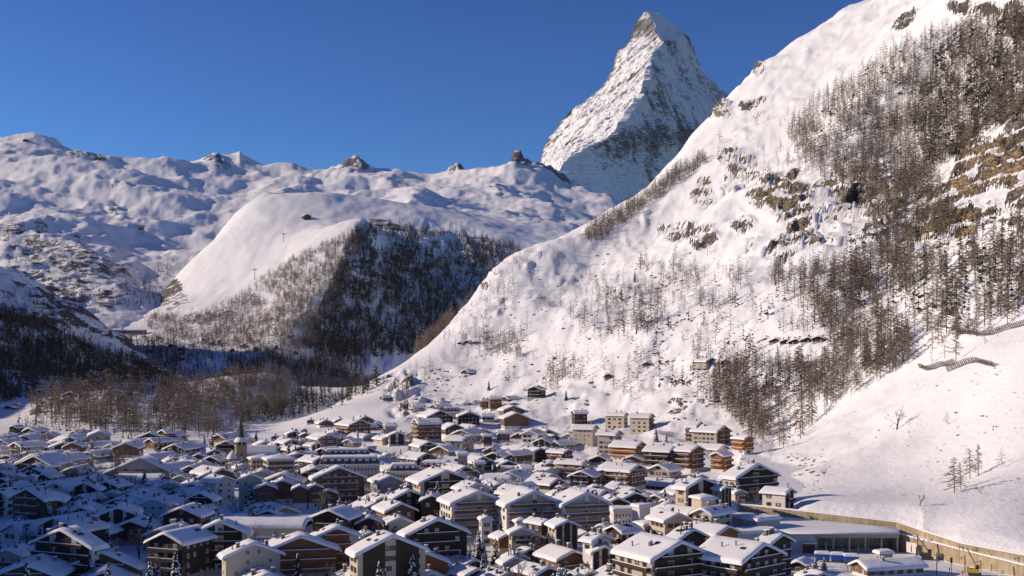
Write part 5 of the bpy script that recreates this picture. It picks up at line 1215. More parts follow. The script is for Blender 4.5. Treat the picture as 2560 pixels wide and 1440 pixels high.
def person(px, py, label, face):
    p = ground(px, py); o = empty('person', tuple(p), R(face)); tag(o, label, 'person')
    def skin(name, pts, edges, rad, mat, lv=1):
        me = bpy.data.meshes.new(name); me.from_pydata(pts, edges, []); ob = link(name, me, o)
        m = ob.modifiers.new('skin', 'SKIN')
        sv = me.skin_vertices[0].data if me.skin_vertices else None
        if sv is None: return ob
        for v, r_ in zip(sv, rad): v.radius = (r_, r_) if not isinstance(r_, tuple) else r_
        sv[0].use_root = True; s2 = ob.modifiers.new('sub', 'SUBSURF'); s2.levels = lv; s2.render_levels = lv; me.materials.append(mat); return ob
    bm = bmesh.new(); bm.verts.layers.skin.verify()
    pts = [(0,0,.92),(0,0,1.15),(0,0,1.42),(0,0,1.52),(0,-.01,1.66),(-.2,0,1.40),(-.3,-.05,1.13),(-.28,-.2,.95),(.2,0,1.40),(.28,-.03,1.12),(.3,-.1,.88),(-.1,0,.86),(-.12,-.05,.48),(-.12,.03,.06),(-.12,-.14,.04),(.1,0,.86),(.13,.06,.48),(.14,.12,.06),(.14,-.04,.04)]
    ed = [(0,1),(1,2),(2,3),(3,4),(2,5),(5,6),(6,7),(2,8),(8,9),(9,10),(0,11),(11,12),(12,13),(13,14),(0,15),(15,16),(16,17),(17,18)]
    rad = [.15,.15,.17,.055,.1,.075,.055,.04,.075,.055,.04,.1,.075,.05,.05,.1,.075,.05,.05]
    vs_ = [bm.verts.new(q) for q in pts]; sk = bm.verts.layers.skin.active
    for v, r_ in zip(vs_, rad): v[sk].radius = (r_, r_)
    vs_[0][sk].use_root = True
    for a, b in ed: bm.edges.new((vs_[a], vs_[b]))
    me = bpy.data.meshes.new('body'); bm.to_mesh(me); bm.free(); me.materials.append(M_RED); ob = link('body', me, o)
    ob.modifiers.new('skin', 'SKIN'); s2 = ob.modifiers.new('sub', 'SUBSURF'); s2.levels = 1; s2.render_levels = 1
    V = [(.11 * math.sin(a) * math.cos(b), .12 * math.sin(a) * math.sin(b), 1.70 + .13 * math.cos(a)) for a in (.5, 1.2, 1.9, 2.6) for b in np.linspace(0, 5.5, 8)]
    link('head', mesh('head', V, [(i * 8 + k, i * 8 + (k + 1) % 8, (i + 1) * 8 + (k + 1) % 8, (i + 1) * 8 + k) for i in range(3) for k in range(8)] + [tuple(range(24, 32))], (M_SKIN,), None, True), o)
    V = [(.135 * math.sin(a) * math.cos(b), .145 * math.sin(a) * math.sin(b), 1.73 + .13 * math.cos(a)) for a in (.05, .6, 1.1, 1.5) for b in np.linspace(0, 5.5, 8)]
    link('helmet', mesh('helmet', V, [(i * 8 + k, i * 8 + (k + 1) % 8, (i + 1) * 8 + (k + 1) % 8, (i + 1) * 8 + k) for i in range(3) for k in range(8)], (M_YEL,), None, True), o)
person(1960 + 1765 / 4.267, 1220 + 905 / 4.267, 'worker in red clothes standing beside the black railway signal', 40); person(1960 + 1905 / 4.267, 1220 + 937 / 4.267, 'worker in red clothes standing near the yellow excavator', -60)
# ---- orange tower crane
def crane():
    p = ground(292, 1222); h = 17.5; o = empty('tower_crane', tuple(p), R(4)); tag(o, 'orange tower crane on the building site', 'crane')
    def lattice(a, b, w, n, up):
        a = Vector(a); b = Vector(b); d = (b - a).normalized(); u = d.cross(Vector(up)).normalized(); v = d.cross(u); L_ = []
        cs = [(u * sx + v * sy) * (w / 2) for sx, sy in ((-1,-1),(1,-1),(1,1),(-1,1))]
        for c in cs: L_.append((tuple(a + c), tuple(b + c), .17))
        for k in range(n):
            q0, q1 = a.lerp(b, k / n), a.lerp(b, (k + 1) / n)
            for i in range(4): L_.append((tuple(q0 + cs[i]), tuple(q1 + cs[(i + 1) % 4]), .09))
        return L_
    beams('mast', lattice((0, 0, -.5), (0, 0, h), 1.2, 12, (0, 1, 0)), (M_ORANGE,), o); beams('jib', lattice((0, 0, h - .3), (9.5, -2, h + .2), .8, 10, (0, 0, 1)), (M_ORANGE,), o); beams('counter_jib', lattice((0, 0, h - .3), (-7.5, 1.6, h), .9, 7, (0, 0, 1)), (M_ORANGE,), o)
    boxo('counterweight', [(-7.6, -6.2, .9, 2.2, h - 1.6, h - .2, 0)], (M_CONC,), o); boxo('cab', [(.7, 1.7, -1.2, -.2, h - 2.2, h - .6, 0)], (M_ORANGE,), o)
    beams('hook_line', [((6.5, -1.4, h), (6.5, -1.4, h - 6), .07)], (M_PIPE,), o)
crane()
def scaffold(px, py, w, h, label):
    p = ground(px, py); o = empty('scaffold', tuple(p)); tag(o, label, 'scaffold')
    for k in range(5): beams('standard', [((k * w / 4, 0, -.2), (k * w / 4, 0, h), .12)], (M_STEEL,), o)
    for j in range(1, 4): boxo('deck', [(-.2, w + .2, -.7, .1, j * h / 4, j * h / 4 + .1, 0), (-.2, w + .2, -.7, .1, j * h / 4 + .1, j * h / 4 + .25, 1)], (M_WOODPOST, M_SNOW), o)
scaffold(284, 1224, 4.5, 6.5, 'snowy scaffold at the foot of the orange crane')
# ---- snow fences on the slope
def barrier(pts, label, hgt=3.4):
    P3 = [A.hit(x, y) for x, y in pts]; P3 = [p for p in P3 if p]; P3 = [P3[0], P3[-1]] if len(P3) > 1 else P3
    if len(P3) < 2: return
    o = empty('snow_fence', tuple(P3[0])); tag(o, label, 'fence', None); b0 = P3[0]
    tot = sum((b - a).length for a, b in zip(P3[:-1], P3[1:])); n = max(6, int(tot / 1.9)); line = []
    for k in range(n + 1):
        s = tot * k / n
        for a, b in zip(P3[:-1], P3[1:]):
            L_ = (b - a).length
            if s <= L_ + 1e-6: q = a.lerp(b, min(1, s / L_)); break
            s -= L_
        q = q.copy(); q.z = A.z(q.x, q.y); line.append(q - b0)
    up = Vector((-.55, -.35, .9)).normalized()
    for q in line: beams('post', [(tuple(q - up * .4), tuple(q + up * hgt), .24)], (M_WOODPOST,), o)
    for f in (.25, .5, .75, .98):
        beams('rail', [(tuple(a + up * hgt * f), tuple(b + up * hgt * f), .20) for a, b in zip(line[:-1], line[1:])], (M_WOODPOST,), o)
    for q in line[::2]: beams('strut', [(tuple(q + up * hgt * .8), tuple(q + Vector((1.6, 1.0, .3))), .14)], (M_WOODPOST,), o)
barrier([(2395,838),(2440,832),(2500,824),(2560,816),(2640,806)], 'long dark snow fence high on the slope right of the larch stand')
barrier([(2300,919),(2345,914),(2388,909)], 'short dark snow fence on the slope beside a lone larch')
barrier([(2371,932),(2430,925),(2486,919)], 'middle-length dark snow fence just below the short one')
# ---- lifts on the far hill
def pylon(sheet, px, py, h, label):
    p = sheet.hit(px, py)
    if not p: return
    o = empty('lift_pylon', tuple(p)); tag(o, label, 'pylon', 'lift pylons')
    beams('mast', [((0, 0, -2), (0, 0, h), h * .04)], (M_STEEL,), o); beams('crossarm', [((-h * .28, 0, h * .97), (h * .28, 0, h * .97), h * .03), ((-h * .2, 0, h * .85), (0, 0, h * .97), h * .04), ((h * .2, 0, h * .85), (0, 0, h * .97), h * .04)], (M_STEEL,), o)
pylon(B, 709, 606, 26, 'steel lift pylon high on the sunny side of the middle hill'); pylon(B, 637, 700, 30, 'steel lift pylon at the upper edge of the larch belt'); pylon(C, 455, 560, 30, 'tiny lift pylon on the far ski slope'); pylon(C, 150, 440, 30, 'tiny lift pylon near the far snowy crest'); 
def hut(sheet, px, py, w, psi, n, wall, label, group=None, name='hut'):
    p = sheet.hit(px, py)
    if not p: return
    W = w * p.y / F; L = W * 1.2; he = n * 2.8; tp = .42; o = empty(name, tuple(p), R(psi)); tag(o, label, 'house', group)
    V, Fc = gable_prism(W, L, -6, he, he + W / 2 * tp); link('wall', mesh('wall', V, Fc, (wall,)), o); rm, sm, _, _ = roof_meshes(W, L, he, tp, .9, .8, .3, .9, int(px)); ro = link('roof', rm, o); link('snow', sm, ro)
    for k in range(2): link('window', WIN[('w', 'd')], o, ((k - .5) * W * .45, -L / 2, he * .55), 0, (1.3, 1, 1.4))
for k, (x, y) in enumerate(((402,872),(425,868),(450,876),(478,868),(530,862),(548,858),(505,852),(372,880),(455,900),(520,905),(580,880),(640,876),(665,880),(690,872),(608,868),(560,905),(725,845),(800,912),(755,980),(740,885))):
    hut(B, x, y, 9 + (k * 5) % 5, (-30, 20, 40, -10)[k % 4], 2, TB['d'] if k % 3 else PL['w'], ('dark timber' if k % 3 else 'white') + ' hamlet chalet among the trees below the middle hill', ('dark' if k % 3 else 'white') + ' hamlet chalets', 'hamlet_chalet')
hut(B, 765, 545, 18, 30, 2, TB['d'], 'dark lift station on the upper snow of the middle hill', None, 'lift_station'); hut(C, 66, 352, 12, 0, 1, TB['d'], 'tiny summit hut on the far left snow dome', None, 'summit_hut')
def lower_station():
    p = B.hit(325, 836)
    if not p: return
    o = empty('cable_car_station', tuple(p)); tag(o, 'long flat dark cable car station in the shaded gorge', 'station'); W = 75
    boxo('hall', [(-W/2, W/2, -10, 10, -12, 9, 0)], (PL['g'],), o); ro = boxo('roof', [(-W/2 - 1, W/2 + 1, -11, 11, 9.01, 10, 0)], (M_ROOF,), o); snow_slab(22, W + 2, 10, ro, 1.0, 9).rotation_euler = (0, 0, math.pi / 2)
    boxo('window_band', [(-W/2 + 4, W/2 - 4, -10.2, -9.9, 4, 7, 0)], (M_PANE,), o)
lower_station()
# ================================================================== the village, house by house (survey tile, apex x, apex y, gable width, turn, length ratio, storeys, walls, options)
H = [
# shaded and half-lit houses at the foot of the knoll
(1,210,270,160,-15,1,3,'d'),(1,470,310,240,-20,1,3,'d','B'),(1,460,395,230,-15,1,2,'d'),(1,385,425,350,-10,.8,2,'g'),(1,40,405,240,-15,1,2,'c'),(1,1110,460,330,35,1.1,2,'b'),(1,1010,545,400,20,.9,2,'d'),
(1,1390,540,200,-40,1.5,2,'b'),(1,2050,500,300,-30,1.3,2,'d'),(1,2400,480,200,-35,1.4,3,'b'),(1,250,540,260,-35,1.2,3,'cd','p'),(1,60,555,200,-35,1.1,2,'g'),(1,-20,600,170,-48,1.6,2,'w'),(1,130,745,260,-15,1,2,'b'),
(1,420,690,300,-20,.9,2,'c'),(1,720,685,280,-20,.9,2,'g'),(1,900,670,160,-25,1,2,'b'),(1,1090,670,160,-25,1,2,'b'),(1,520,730,600,-20,.7,3,'c'),(1,540,800,660,-15,.6,3,'wb','B'),(1,560,890,520,-15,.6,2,'b','B'),
(1,560,950,380,-15,.7,2,'d'),(1,800,740,330,-30,1.3,3,'g'),(1,1490,660,200,-35,1.4,2,'w'),(1,1270,740,200,-10,.8,1,'b'),(1,60,820,200,-20,1,2,'c'),(1,30,880,350,-10,.8,2,'w'),(1,260,1050,220,15,1.2,3,'c'),
(1,490,1060,170,10,1.1,3,'w'),(1,700,1040,240,-25,1.1,2,'d'),(1,20,1000,250,-20,1,2,'d'),(1,100,1190,300,-25,1.1,2,'d'),(1,20,1110,180,-10,1,2,'d'),(1,900,1180,460,-20,.9,3,'w'),(1,1350,1220,480,-15,.9,3,'cd','p'),
(1,600,1210,180,-20,1,2,'d'),(1,2240,830,1180,-4,.5,3,'g'),(1,2230,1220,250,42,1.3,2,'c'),(1,1780,1320,250,10,1,1,'w'),(1,2080,1300,430,-25,1.1,2,'d'),(1,2500,1160,200,30,1.2,2,'c'),
# lower-left quarter
(7,430,50,680,-25,.9,5,'b'),(7,-40,10,350,-20,.9,4,'wd','pB'),(7,1280,290,440,25,1.1,3,'cd','p'),(7,1230,200,280,0,.9,2,'d'),(7,1300,90,250,-35,1.1,2,'g'),(7,1880,290,620,15,.9,4,'wd','p'),(7,1890,150,400,-10,.9,2,'d'),
(7,2450,150,480,-5,.9,3,'w'),(7,350,510,360,25,1.2,2,'b'),(7,680,540,240,30,1.1,2,'g'),(7,1080,530,580,-15,.9,4,'gd'),(7,1550,600,440,-10,.9,3,'gd'),(7,2100,500,620,0,.8,3,'d'),(7,970,780,1230,-22,.5,5,'wd','pB'),
(7,130,950,480,-10,.8,3,'c'),(7,400,1190,1050,5,.7,3,'cb'),(7,1640,1110,1180,0,.45,3,'cb'),(7,1640,1310,880,10,.7,2,'b'),
(8,640,90,470,-15,1.1,4,'gd','p'),(8,340,290,640,-5,.7,4,'d'),(8,640,270,200,-30,1.2,3,'w'),(8,90,690,650,-20,1.1,5,'d','B'),(8,960,590,920,5,.8,5,'wd','pB'),(8,1720,350,480,10,.8,1,'d'),(8,1500,260,220,0,.9,1,'b'),
(8,1500,930,860,28,.8,4,'c'),(8,2250,910,1230,15,.75,4,'cb','B'),(8,1950,840,300,30,1.1,3,'g'),(8,1700,1360,700,20,.8,2,'d'),
# centre foreground
(9,270,690,760,15,.9,5,'wo','p'),(9,1150,740,1080,25,.75,5,'cd','p'),(9,1700,1040,740,15,.9,3,'wo'),(9,680,1320,560,25,.9,2,'d'),(9,930,1290,350,10,.9,2,'c'),(9,1200,1320,420,10,.9,2,'b'),(9,150,330,620,-15,.9,4,'d'),
(9,780,440,430,15,1,3,'d'),(9,880,225,480,25,1,3,'b'),(9,1290,225,480,25,1,4,'b'),(9,1430,30,520,25,1.1,6,'d'),(9,1060,105,330,30,1.1,3,'b'),(9,1790,95,380,5,1,5,'d'),(9,1280,450,400,15,.9,3,'c'),(9,1880,520,1000,20,.7,5,'d'),
(9,2040,390,150,-66,4,2,'b','long'),(9,800,690,300,20,1,2,'b'),(9,2450,1120,380,35,1.1,2,'d'),(9,2230,1000,300,30,1.1,2,'b'),(9,1780,1330,400,20,.9,1,'c'),(9,2500,1270,380,35,1.1,2,'d'),(9,240,25,320,-10,.9,2,'b'),
# the pale balconied hotels and their neighbours
(10,860,40,900,18,.65,6,'wb','phB'),(10,1700,60,800,18,.65,6,'wb','phB'),(10,-30,40,860,18,.65,6,'wb','phB'),(10,2200,140,400,15,1,4,'d'),(10,2480,80,460,25,1,4,'d'),(10,1080,490,250,40,1.4,4,'d'),(10,1390,500,420,15,.9,5,'cd','p'),
(10,670,670,400,15,.9,4,'c'),(10,440,715,320,25,1,3,'cb'),(10,880,715,420,15,.9,3,'cb'),(10,800,990,420,25,.9,2,'d'),(10,610,1040,380,15,.9,2,'d'),(10,1480,980,540,30,1,3,'b'),(10,1950,870,400,35,1.2,5,'w'),
(10,1990,930,460,10,.8,4,'wd','p'),(10,550,1130,400,25,1,3,'g'),(10,1070,1240,400,35,1.1,3,'d'),(10,420,1340,500,25,.9,1,'c'),(10,1560,1350,500,30,.9,1,'d'),(10,1790,1310,420,20,.9,2,'d'),(10,2440,1330,500,35,1,2,'d'),
(10,110,440,240,8,1,4,'w'),(10,1935,560,130,-30,1.4,3,'w'),(10,2150,580,260,-52,1.2,3,'d'),(10,1700,690,350,15,.8,1,'d'),
# right foreground
(11,850,390,470,20,.95,4,'c'),(11,1250,305,300,-44,1.5,5,'c'),(11,1640,590,450,40,1,4,'go'),(11,890,840,1000,33,.75,5,'cd','pB'),(11,1100,700,560,35,.9,5,'d'),(11,2210,870,840,40,.85,5,'d','B'),(11,2510,740,480,40,.9,5,'d'),
(11,1250,1250,450,35,1.1,2,'c'),(11,2350,1320,450,20,.9,2,'c'),(11,130,1320,500,25,.9,2,'c'),(11,1190,1325,150,-70,3,1,'d','long'),(11,310,90,200,-35,1.3,2,'b'),(11,500,95,220,-35,1.5,2,'b'),(11,640,165,130,-50,2.6,3,'b','long'),
(11,370,235,150,-45,1.3,2,'b'),(11,680,265,140,-50,1.8,3,'b'),(11,1120,300,280,45,1.2,3,'r'),(11,60,560,220,-40,1.1,2,'d'),
(5,1260,490,600,35,.85,5,'cd','p'),(5,2150,300,820,35,.75,6,'cd','pB'),(5,1640,600,230,30,1.1,4,'cd','p'),(5,1860,650,230,20,1.1,3,'c'),(5,770,320,150,52,4.5,2,'b','long'),(5,860,362,140,52,4.5,2,'b','long'),
(5,1240,410,240,15,1,1,'r'),(5,800,490,200,58,2.5,2,'c'),(14,270,802,105,45,1.3,3,'wd','p'),(14,330,1318,125,-30,1.2,2,'d'),(14,505,1405,220,10,.8,1,'b'),
# hillside apartment blocks
(12,150,20,150,-20,1,4,'d','B'),(12,2440,540,130,35,1.2,4,'wo','B'),(12,2170,440,190,45,1.2,4,'gb','p'),(12,1930,400,125,58,2.2,5,'b','B'),(12,1630,262,70,-50,2.2,2,'o'),(12,2100,720,130,-38,1.1,4,'o','B'),(12,2170,640,130,50,1.7,2,'c'),
(12,1890,650,180,48,1.3,5,'b','B'),(12,1630,660,120,58,2,5,'d','B'),(12,1290,610,140,56,1.8,4,'wo','B'),(12,1250,850,200,50,1.5,4,'b','B'),(12,1050,490,95,58,1.9,5,'g'),(12,800,432,70,62,3,5,'c'),(12,1130,302,60,62,3.2,4,'c'),
(12,1400,312,75,60,2.6,4,'c'),(12,570,275,60,-76,2.2,4,'d'),(12,370,600,110,-48,1.5,2,'c'),(12,510,690,115,48,1.4,4,'r','B'),(12,690,802,90,58,3,4,'c','B'),(12,900,845,150,-25,1,3,'o'),(12,960,890,110,-30,1,2,'o'),
# houses on the slope under the rocks
(13,1650,460,95,-45,1.5,2,'d'),(13,1450,458,60,-74,2.4,4,'b'),(13,1345,492,55,-74,2.2,3,'b'),(13,1760,580,260,15,.9,3,'b'),(13,1800,670,320,10,.9,4,'wb'),(13,1190,660,280,5,.9,4,'d'),(13,820,640,330,20,1.1,5,'d'),
(13,512,748,100,-70,2.8,5,'b','B'),(13,330,532,65,-40,1.1,3,'r'),(13,464,560,40,-76,3.6,3,'c'),(13,740,562,95,-50,1.9,1,'b'),(13,70,452,65,-50,1.5,2,'b'),(13,1352,685,45,-76,3.2,2,'d'),(13,1370,935,40,-76,2.6,3,'r'),(13,1562,895,45,-76,3,3,'b'),
(13,1150,965,160,62,1.4,3,'g'),(13,160,180,30,10,1,1,'d'),
(3,100,180,220,20,1,2,'wb'),(3,330,160,180,15,1,2,'b'),(3,640,182,320,35,1.1,4,'b','B'),(3,730,122,220,25,1,2,'b'),(3,900,222,180,-15,1,2,'d'),(3,1032,245,50,-76,3.5,3,'c'),(3,690,245,110,-58,1.6,2,'w'),(3,770,405,150,50,1.8,2,'g'),
(3,450,490,180,-30,1.2,3,'c'),(3,40,450,200,10,1,2,'d'),(3,760,620,220,20,1,2,'d'),(3,610,645,200,40,1.8,1,'d'),(3,1100,712,160,20,1.4,2,'c'),(3,1240,380,160,20,1,1,'d'),(3,1120,425,250,30,1,1,'c'),(3,965,812,90,-70,3,2,'g'),
(3,2195,685,50,-76,3,5,'c'),(3,2465,825,50,-76,3,4,'g'),(3,2390,435,170,60,1.5,3,'c'),(3,1120,1070,410,20,.9,4,'g'),(3,1270,1052,140,-45,1.8,2,'b'),(3,2020,990,830,20,.65,4,'cd','p'),(3,310,970,810,20,.75,5,'b'),(3,1790,1222,220,25,1,1,'d'),
(3,2040,1215,170,-40,1.5,2,'b'),(3,2500,1185,420,28,.8,5,'c'),(3,1560,1190,200,20,1,1,'c'),
# around the church
(2,30,352,170,-38,2,4,'d','B'),(2,20,482,160,-40,1.8,2,'d'),(2,520,572,150,-35,1.2,3,'gd','p'),(2,250,615,180,-35,1.5,2,'d'),(2,620,722,260,10,.9,2,'b'),(2,880,655,230,35,1.4,2,'d'),(2,390,762,260,5,.9,2,'c'),(2,230,792,220,40,1.2,2,'g'),
(2,410,800,220,15,.9,1,'b'),(2,90,882,260,-5,.9,3,'g'),(2,680,845,240,15,1,3,'c'),(2,560,832,110,64,2.2,2,'w'),(2,480,912,390,-10,.8,3,'gd'),(2,990,955,330,38,1.4,3,'b'),(2,1330,892,220,35,1.2,3,'w'),(2,1560,895,230,25,1,2,'c'),
(2,1270,1005,120,-20,1,1,'w'),(2,1620,990,340,10,.9,3,'c'),(2,330,1062,240,-10,.9,3,'g'),(2,390,1105,200,-5,.9,2,'g'),(2,760,1082,320,15,.9,3,'d'),(2,1100,1030,240,0,1,2,'b'),(2,1040,1085,290,38,1.2,4,'w'),(2,550,1152,380,20,.9,2,'b'),
(2,510,1195,420,0,.8,2,'d'),(2,130,1162,360,20,.9,3,'c'),(2,1450,1082,400,15,.9,5,'c'),(2,1950,1042,640,5,.6,3,'b'),(2,1690,1200,340,12,.9,4,'wb'),(2,1960,1135,420,12,.9,4,'wb'),(2,2240,1222,270,10,.9,4,'wb'),(2,2490,1205,270,12,.9,4,'wb'),
(3,150,1292,280,10,.9,3,'b'),(2,2150,362,220,20,1,2,'d'),(2,2330,392,200,15,1,2,'d'),(2,2110,492,230,25,1.3,3,'wd','p'),(2,2320,492,200,30,1.1,2,'d'),(2,2500,545,150,45,1.5,3,'wd','p'),(2,1830,432,130,0,1,2,'d'),(2,1990,465,150,20,1,1,'b'),
(2,1820,592,200,15,1,2,'wb'),(2,1710,622,200,40,1.2,1,'b'),(2,2250,602,250,35,1.1,2,'d'),(2,2400,175,120,0,1,1,'d'),(2,1410,470,150,0,1,2,'c'),(2,1680,525,260,20,1,2,'g'),(2,2230,690,90,-64,2.6,2,'b'),(2,2070,700,110,-40,1.4,2,'b'),
(2,2160,800,150,-50,1.7,2,'w'),(2,2195,892,120,-30,1.1,2,'b'),(2,2450,760,260,20,1,2,'d'),(2,1120,860,130,-20,1,2,'c'),(2,2300,330,110,0,1,1,'d'),
# snowy roofs between hotels and slope
(4,430,682,210,-45,1.5,3,'cb'),(4,180,615,260,-10,.9,1,'b'),(4,645,895,80,-72,3.8,3,'c'),(4,760,1022,180,-40,1.7,2,'c'),(4,1150,1045,250,35,1.1,1,'c'),(4,210,1185,200,-40,1.4,2,'r'),(4,420,1205,220,-45,1.8,3,'r'),(4,1230,1112,260,45,1.4,2,'d'),
(4,1270,1225,140,-35,1.3,2,'b'),(4,1530,1242,160,-35,1.6,2,'b'),(4,1870,1225,400,5,.8,2,'d'),(4,1310,1322,300,20,.9,2,'c'),(4,2250,1205,300,40,1.1,2,'c'),(4,2440,1260,300,40,1.1,2,'d'),(4,1980,1295,250,55,1.4,1,'c'),(4,2500,1380,300,40,1.1,2,'b'),
# huts on the knoll and beyond
(15,290,95,90,-20,1,2,'d'),(15,60,205,80,-10,1,1,'d'),(15,500,112,110,10,1,2,'d'),(15,475,152,110,10,1,2,'b'),(15,600,122,70,-10,1,1,'d'),(15,880,137,90,-10,1,2,'d'),(15,250,232,75,15,1,1,'w'),(15,110,190,60,-10,1,1,'d'),
(0,2150,1398,22,-72,7,1,'b','long'),(0,2400,306,24,-40,1.2,1,'c'),
# barns and huts on the open slope
(0,1915,842,40,-40,1.2,1,'d'),(0,1940,843,32,-30,1,1,'d'),(0,1966,846,32,-30,1,1,'d'),(0,1990,845,35,-35,1.1,1,'d'),(0,2020,841,35,-30,1,1,'d'),(0,2046,838,30,-30,1,1,'d'),
(0,1150,853,16,-30,1,1,'d'),(0,1168,849,20,-30,1.3,1,'d'),(0,1188,851,14,-30,1,1,'d'),(0,1163,923,22,-40,1,1,'d'),(0,1778,893,32,35,1.2,1,'b'),(0,1812,898,24,20,1,1,'d'),(0,1618,903,26,-20,1,1,'b'),(0,1520,933,20,10,1,1,'d'),
]
for h_ in sorted(H, key=lambda q: -(TILES[q[0]][1] + q[2] / TILES[q[0]][2])): house(*h_)
# ================================================================== fill the remaining plots with small chalets, then village trees, shrubs, roads, steam
def filler(count):
    rr = random.Random(11); made = 0; tries = 0
    while made < count and tries < 9000:
        tries += 1
        d = rr.uniform(400, 930); px = rr.uniform(-40, 1860)
        top = np.interp(px, [0, 300, 560, 900, 1150, 1400, 1600, 1860], [1000, 930, 900, 930, 960, 900, 700, 470])
        if d > top: continue
        if d > 500 and rr.random() < .15: continue
        x = (px - CX) / F * d; W = rr.uniform(8.5, 14); L = W * rr.uniform(.9, 1.4); psi = rr.choice((-30, -20, -15, 10, 15, 20, 25, 30, 35, 40)); ps = R(psi)
        if px < 560: psi = rr.choice((-35, -25, -20, -15, -10, 10, 20)); ps = R(psi)
        fp = (x, d, W / 2 + 1.2, L / 2 + 1.2, ps)
        if any(abs(fp[0] - q[0]) < 60 and abs(fp[1] - q[1]) < 60 and overlap(fp, q) for q in FOOT): continue
        n = rr.choice((1, 2, 2, 3)); st = rr.choice(('d', 'b', 'b', 'd', 'c', 'w', 'wb', 'cb', 'g', 'wd', 'gd'))
        fr_ = Vector((x, d, 0)) + Vector((math.sin(ps), -math.cos(ps), 0)) * (L / 2)
        zg = A.z(x, d)
        nn = max(1, int(n * 0.78 + 0.3)); z = zg + nn * 2.8 + .5 + W / 2 * .42 + .6
        py = YH - (z - CZ) / fr_.y * F; pxx = fr_.x / fr_.y * F + CX
        g = (W + 2) * math.cos(ps) / fr_.y * F
        house(0, pxx, py, g, psi, L / W, n, st, 'p' if st in ('wd', 'gd') and rr.random() < .5 else ''); made += 1
    print('FILLER', made, tries)
filler(130)

def free(x, y, r_=1.6):
    return not any(abs(x - q[0]) < 40 and abs(y - q[1]) < 40 and overlap((x, y, r_, r_, 0), q) for q in FOOT)
SPR = [(927,1330,36),(970,1328,54),(1042,1372,70),(1089,1378,60),(1188,1392,50),(1213,1410,44),(1239,1410,72),(1210,1405,56),(1405,1362,34),(1528,1358,44),(1541,1362,40),(1580,1360,44),(1556,1358,30),(1577,1362,42),(1808,1362,54),(1950,1415,70),(603,1302,50),(545,1378,36),(459,1315,30),
 (686,1372,50),(714,1352,42),(336,1352,46),(540,1222,22),(552,1222,26),(612,1180,20),(640,1102,28),(702,1176,18),(1244,1178,46),(1340,1146,26),(1446,1104,20),(1330,1150,22),(1640,1104,36),(1666,1106,30),(1593,1160,36),(1560,1165,28),(1955,1422,78),(2040,1430,20),(2060,1428,24),(660,1262,16),
 (430,1240,40),(85,1165,22),(112,1165,24),(300,1160,26),(262,1200,36),(270,1210,30),(1222,975,26),(1415,1000,26),(1587,705,30),(1700,1235,30),(420,1262,30),(1290,1170,30),(800,1260,30),(836,1262,36),(820,1270,30),(865,1275,30),(45,1400,44),(20,1395,40),(1345,1410,40),(880,1430,40)]
for k, (px, py, h) in enumerate(SPR):
    p = ground(px, py); x, y = p.x, p.y
    for it in range(12):
        if free(x, y): break
        y += 2.0; x = (px - CX) / F * y
    hh = max(5.0, h * y / F)
    zw = zone_words(px, py, y)
    snowy = k % 5 % 3
    put_tree('spruce_tree', SPRUCE_HI[k % 5], (x, y, A.z(x, y)), hh, (1.0, 1.15, .9)[k % 3], f"{('lightly', 'well', 'heavily')[snowy]} snow-laden {'tall ' if hh > 9 else 'small ' if hh < 6.5 else ''}green spruce {zw}", 'tree', None)
BARE = [(1160,1385,60),(1180,1390,50),(1120,1380,50),(1847,1280,36),(1885,1262,46),(1870,1270,40),(2241,1075,66),(2300,1264,26),(185,1215,50),(200,1210,56),(215,1222,60),(232,1225,60),(245,1210,50),(172,1190,40),(258,1198,46),(222,1190,40),(1085,1176,60),(1096,1172,50),(1075,1172,44),(1062,1170,36),
 (590,1440,56),(608,1440,50),(575,1435,40),(1020,1300,34),(855,1440,40),(1030,1225,26),(470,1300,30),(1780,1440,50),(2130,1432,26),(2120,1430,22),(548,1170,28),(440,1195,24),(1240,1210,24),(1500,1395,40),(1380,1370,36),(905,1228,24),(290,1180,40),(275,1190,46),(310,1170,36),(2060,1190,22)]
for k, (px, py, h) in enumerate(BARE):
    p = ground(px, py); x, y = p.x, p.y
    for it in range(12):
        if free(x, y): break
        y += 2.0; x = (px - CX) / F * y
    hh = max(4.5, h * y / F); zw = zone_words(px, py, y) if px < 2000 else 'on the open snow slope above the wall' if py < 1300 else 'in the railway yard'
    put_tree('bare_tree', BARE_HI[k % 5], (x, y, A.z(x, y)), hh, 1.0, f"{'tall ' if hh > 9 else 'small ' if hh < 6.5 else ''}leafless brown deciduous tree {zw}", 'tree', None)
# extra random garden trees between the chalets
rr = random.Random(5); made = 0
for it in range(2500):
    d = rr.uniform(310, 900); px = rr.uniform(-20, 1800)
    if d > np.interp(px, [0, 300, 560, 900, 1150, 1400, 1600, 1860], [960, 890, 880, 830, 690, 620, 540, 450]): continue
    x = (px - CX) / F * d
    if not free(x, d, 1.5): continue
    py = YH - (A.z(x, d) - CZ) / d * F; zw = zone_words(px, py, d)
    if rr.random() < .55: put_tree('spruce_tree', SPRUCE_HI[made % 5], (x, d, A.z(x, d)), rr.uniform(6, 13), 1.0, f"garden spruce dusted with snow between chalets {zw}", 'tree', None)
    else: put_tree('bare_tree', BARE_HI[made % 5], (x, d, A.z(x, d)), rr.uniform(6, 12), 1.0, f"bare garden tree between chalets {zw}", 'tree', None)
    made += 1
    if made > 260: break

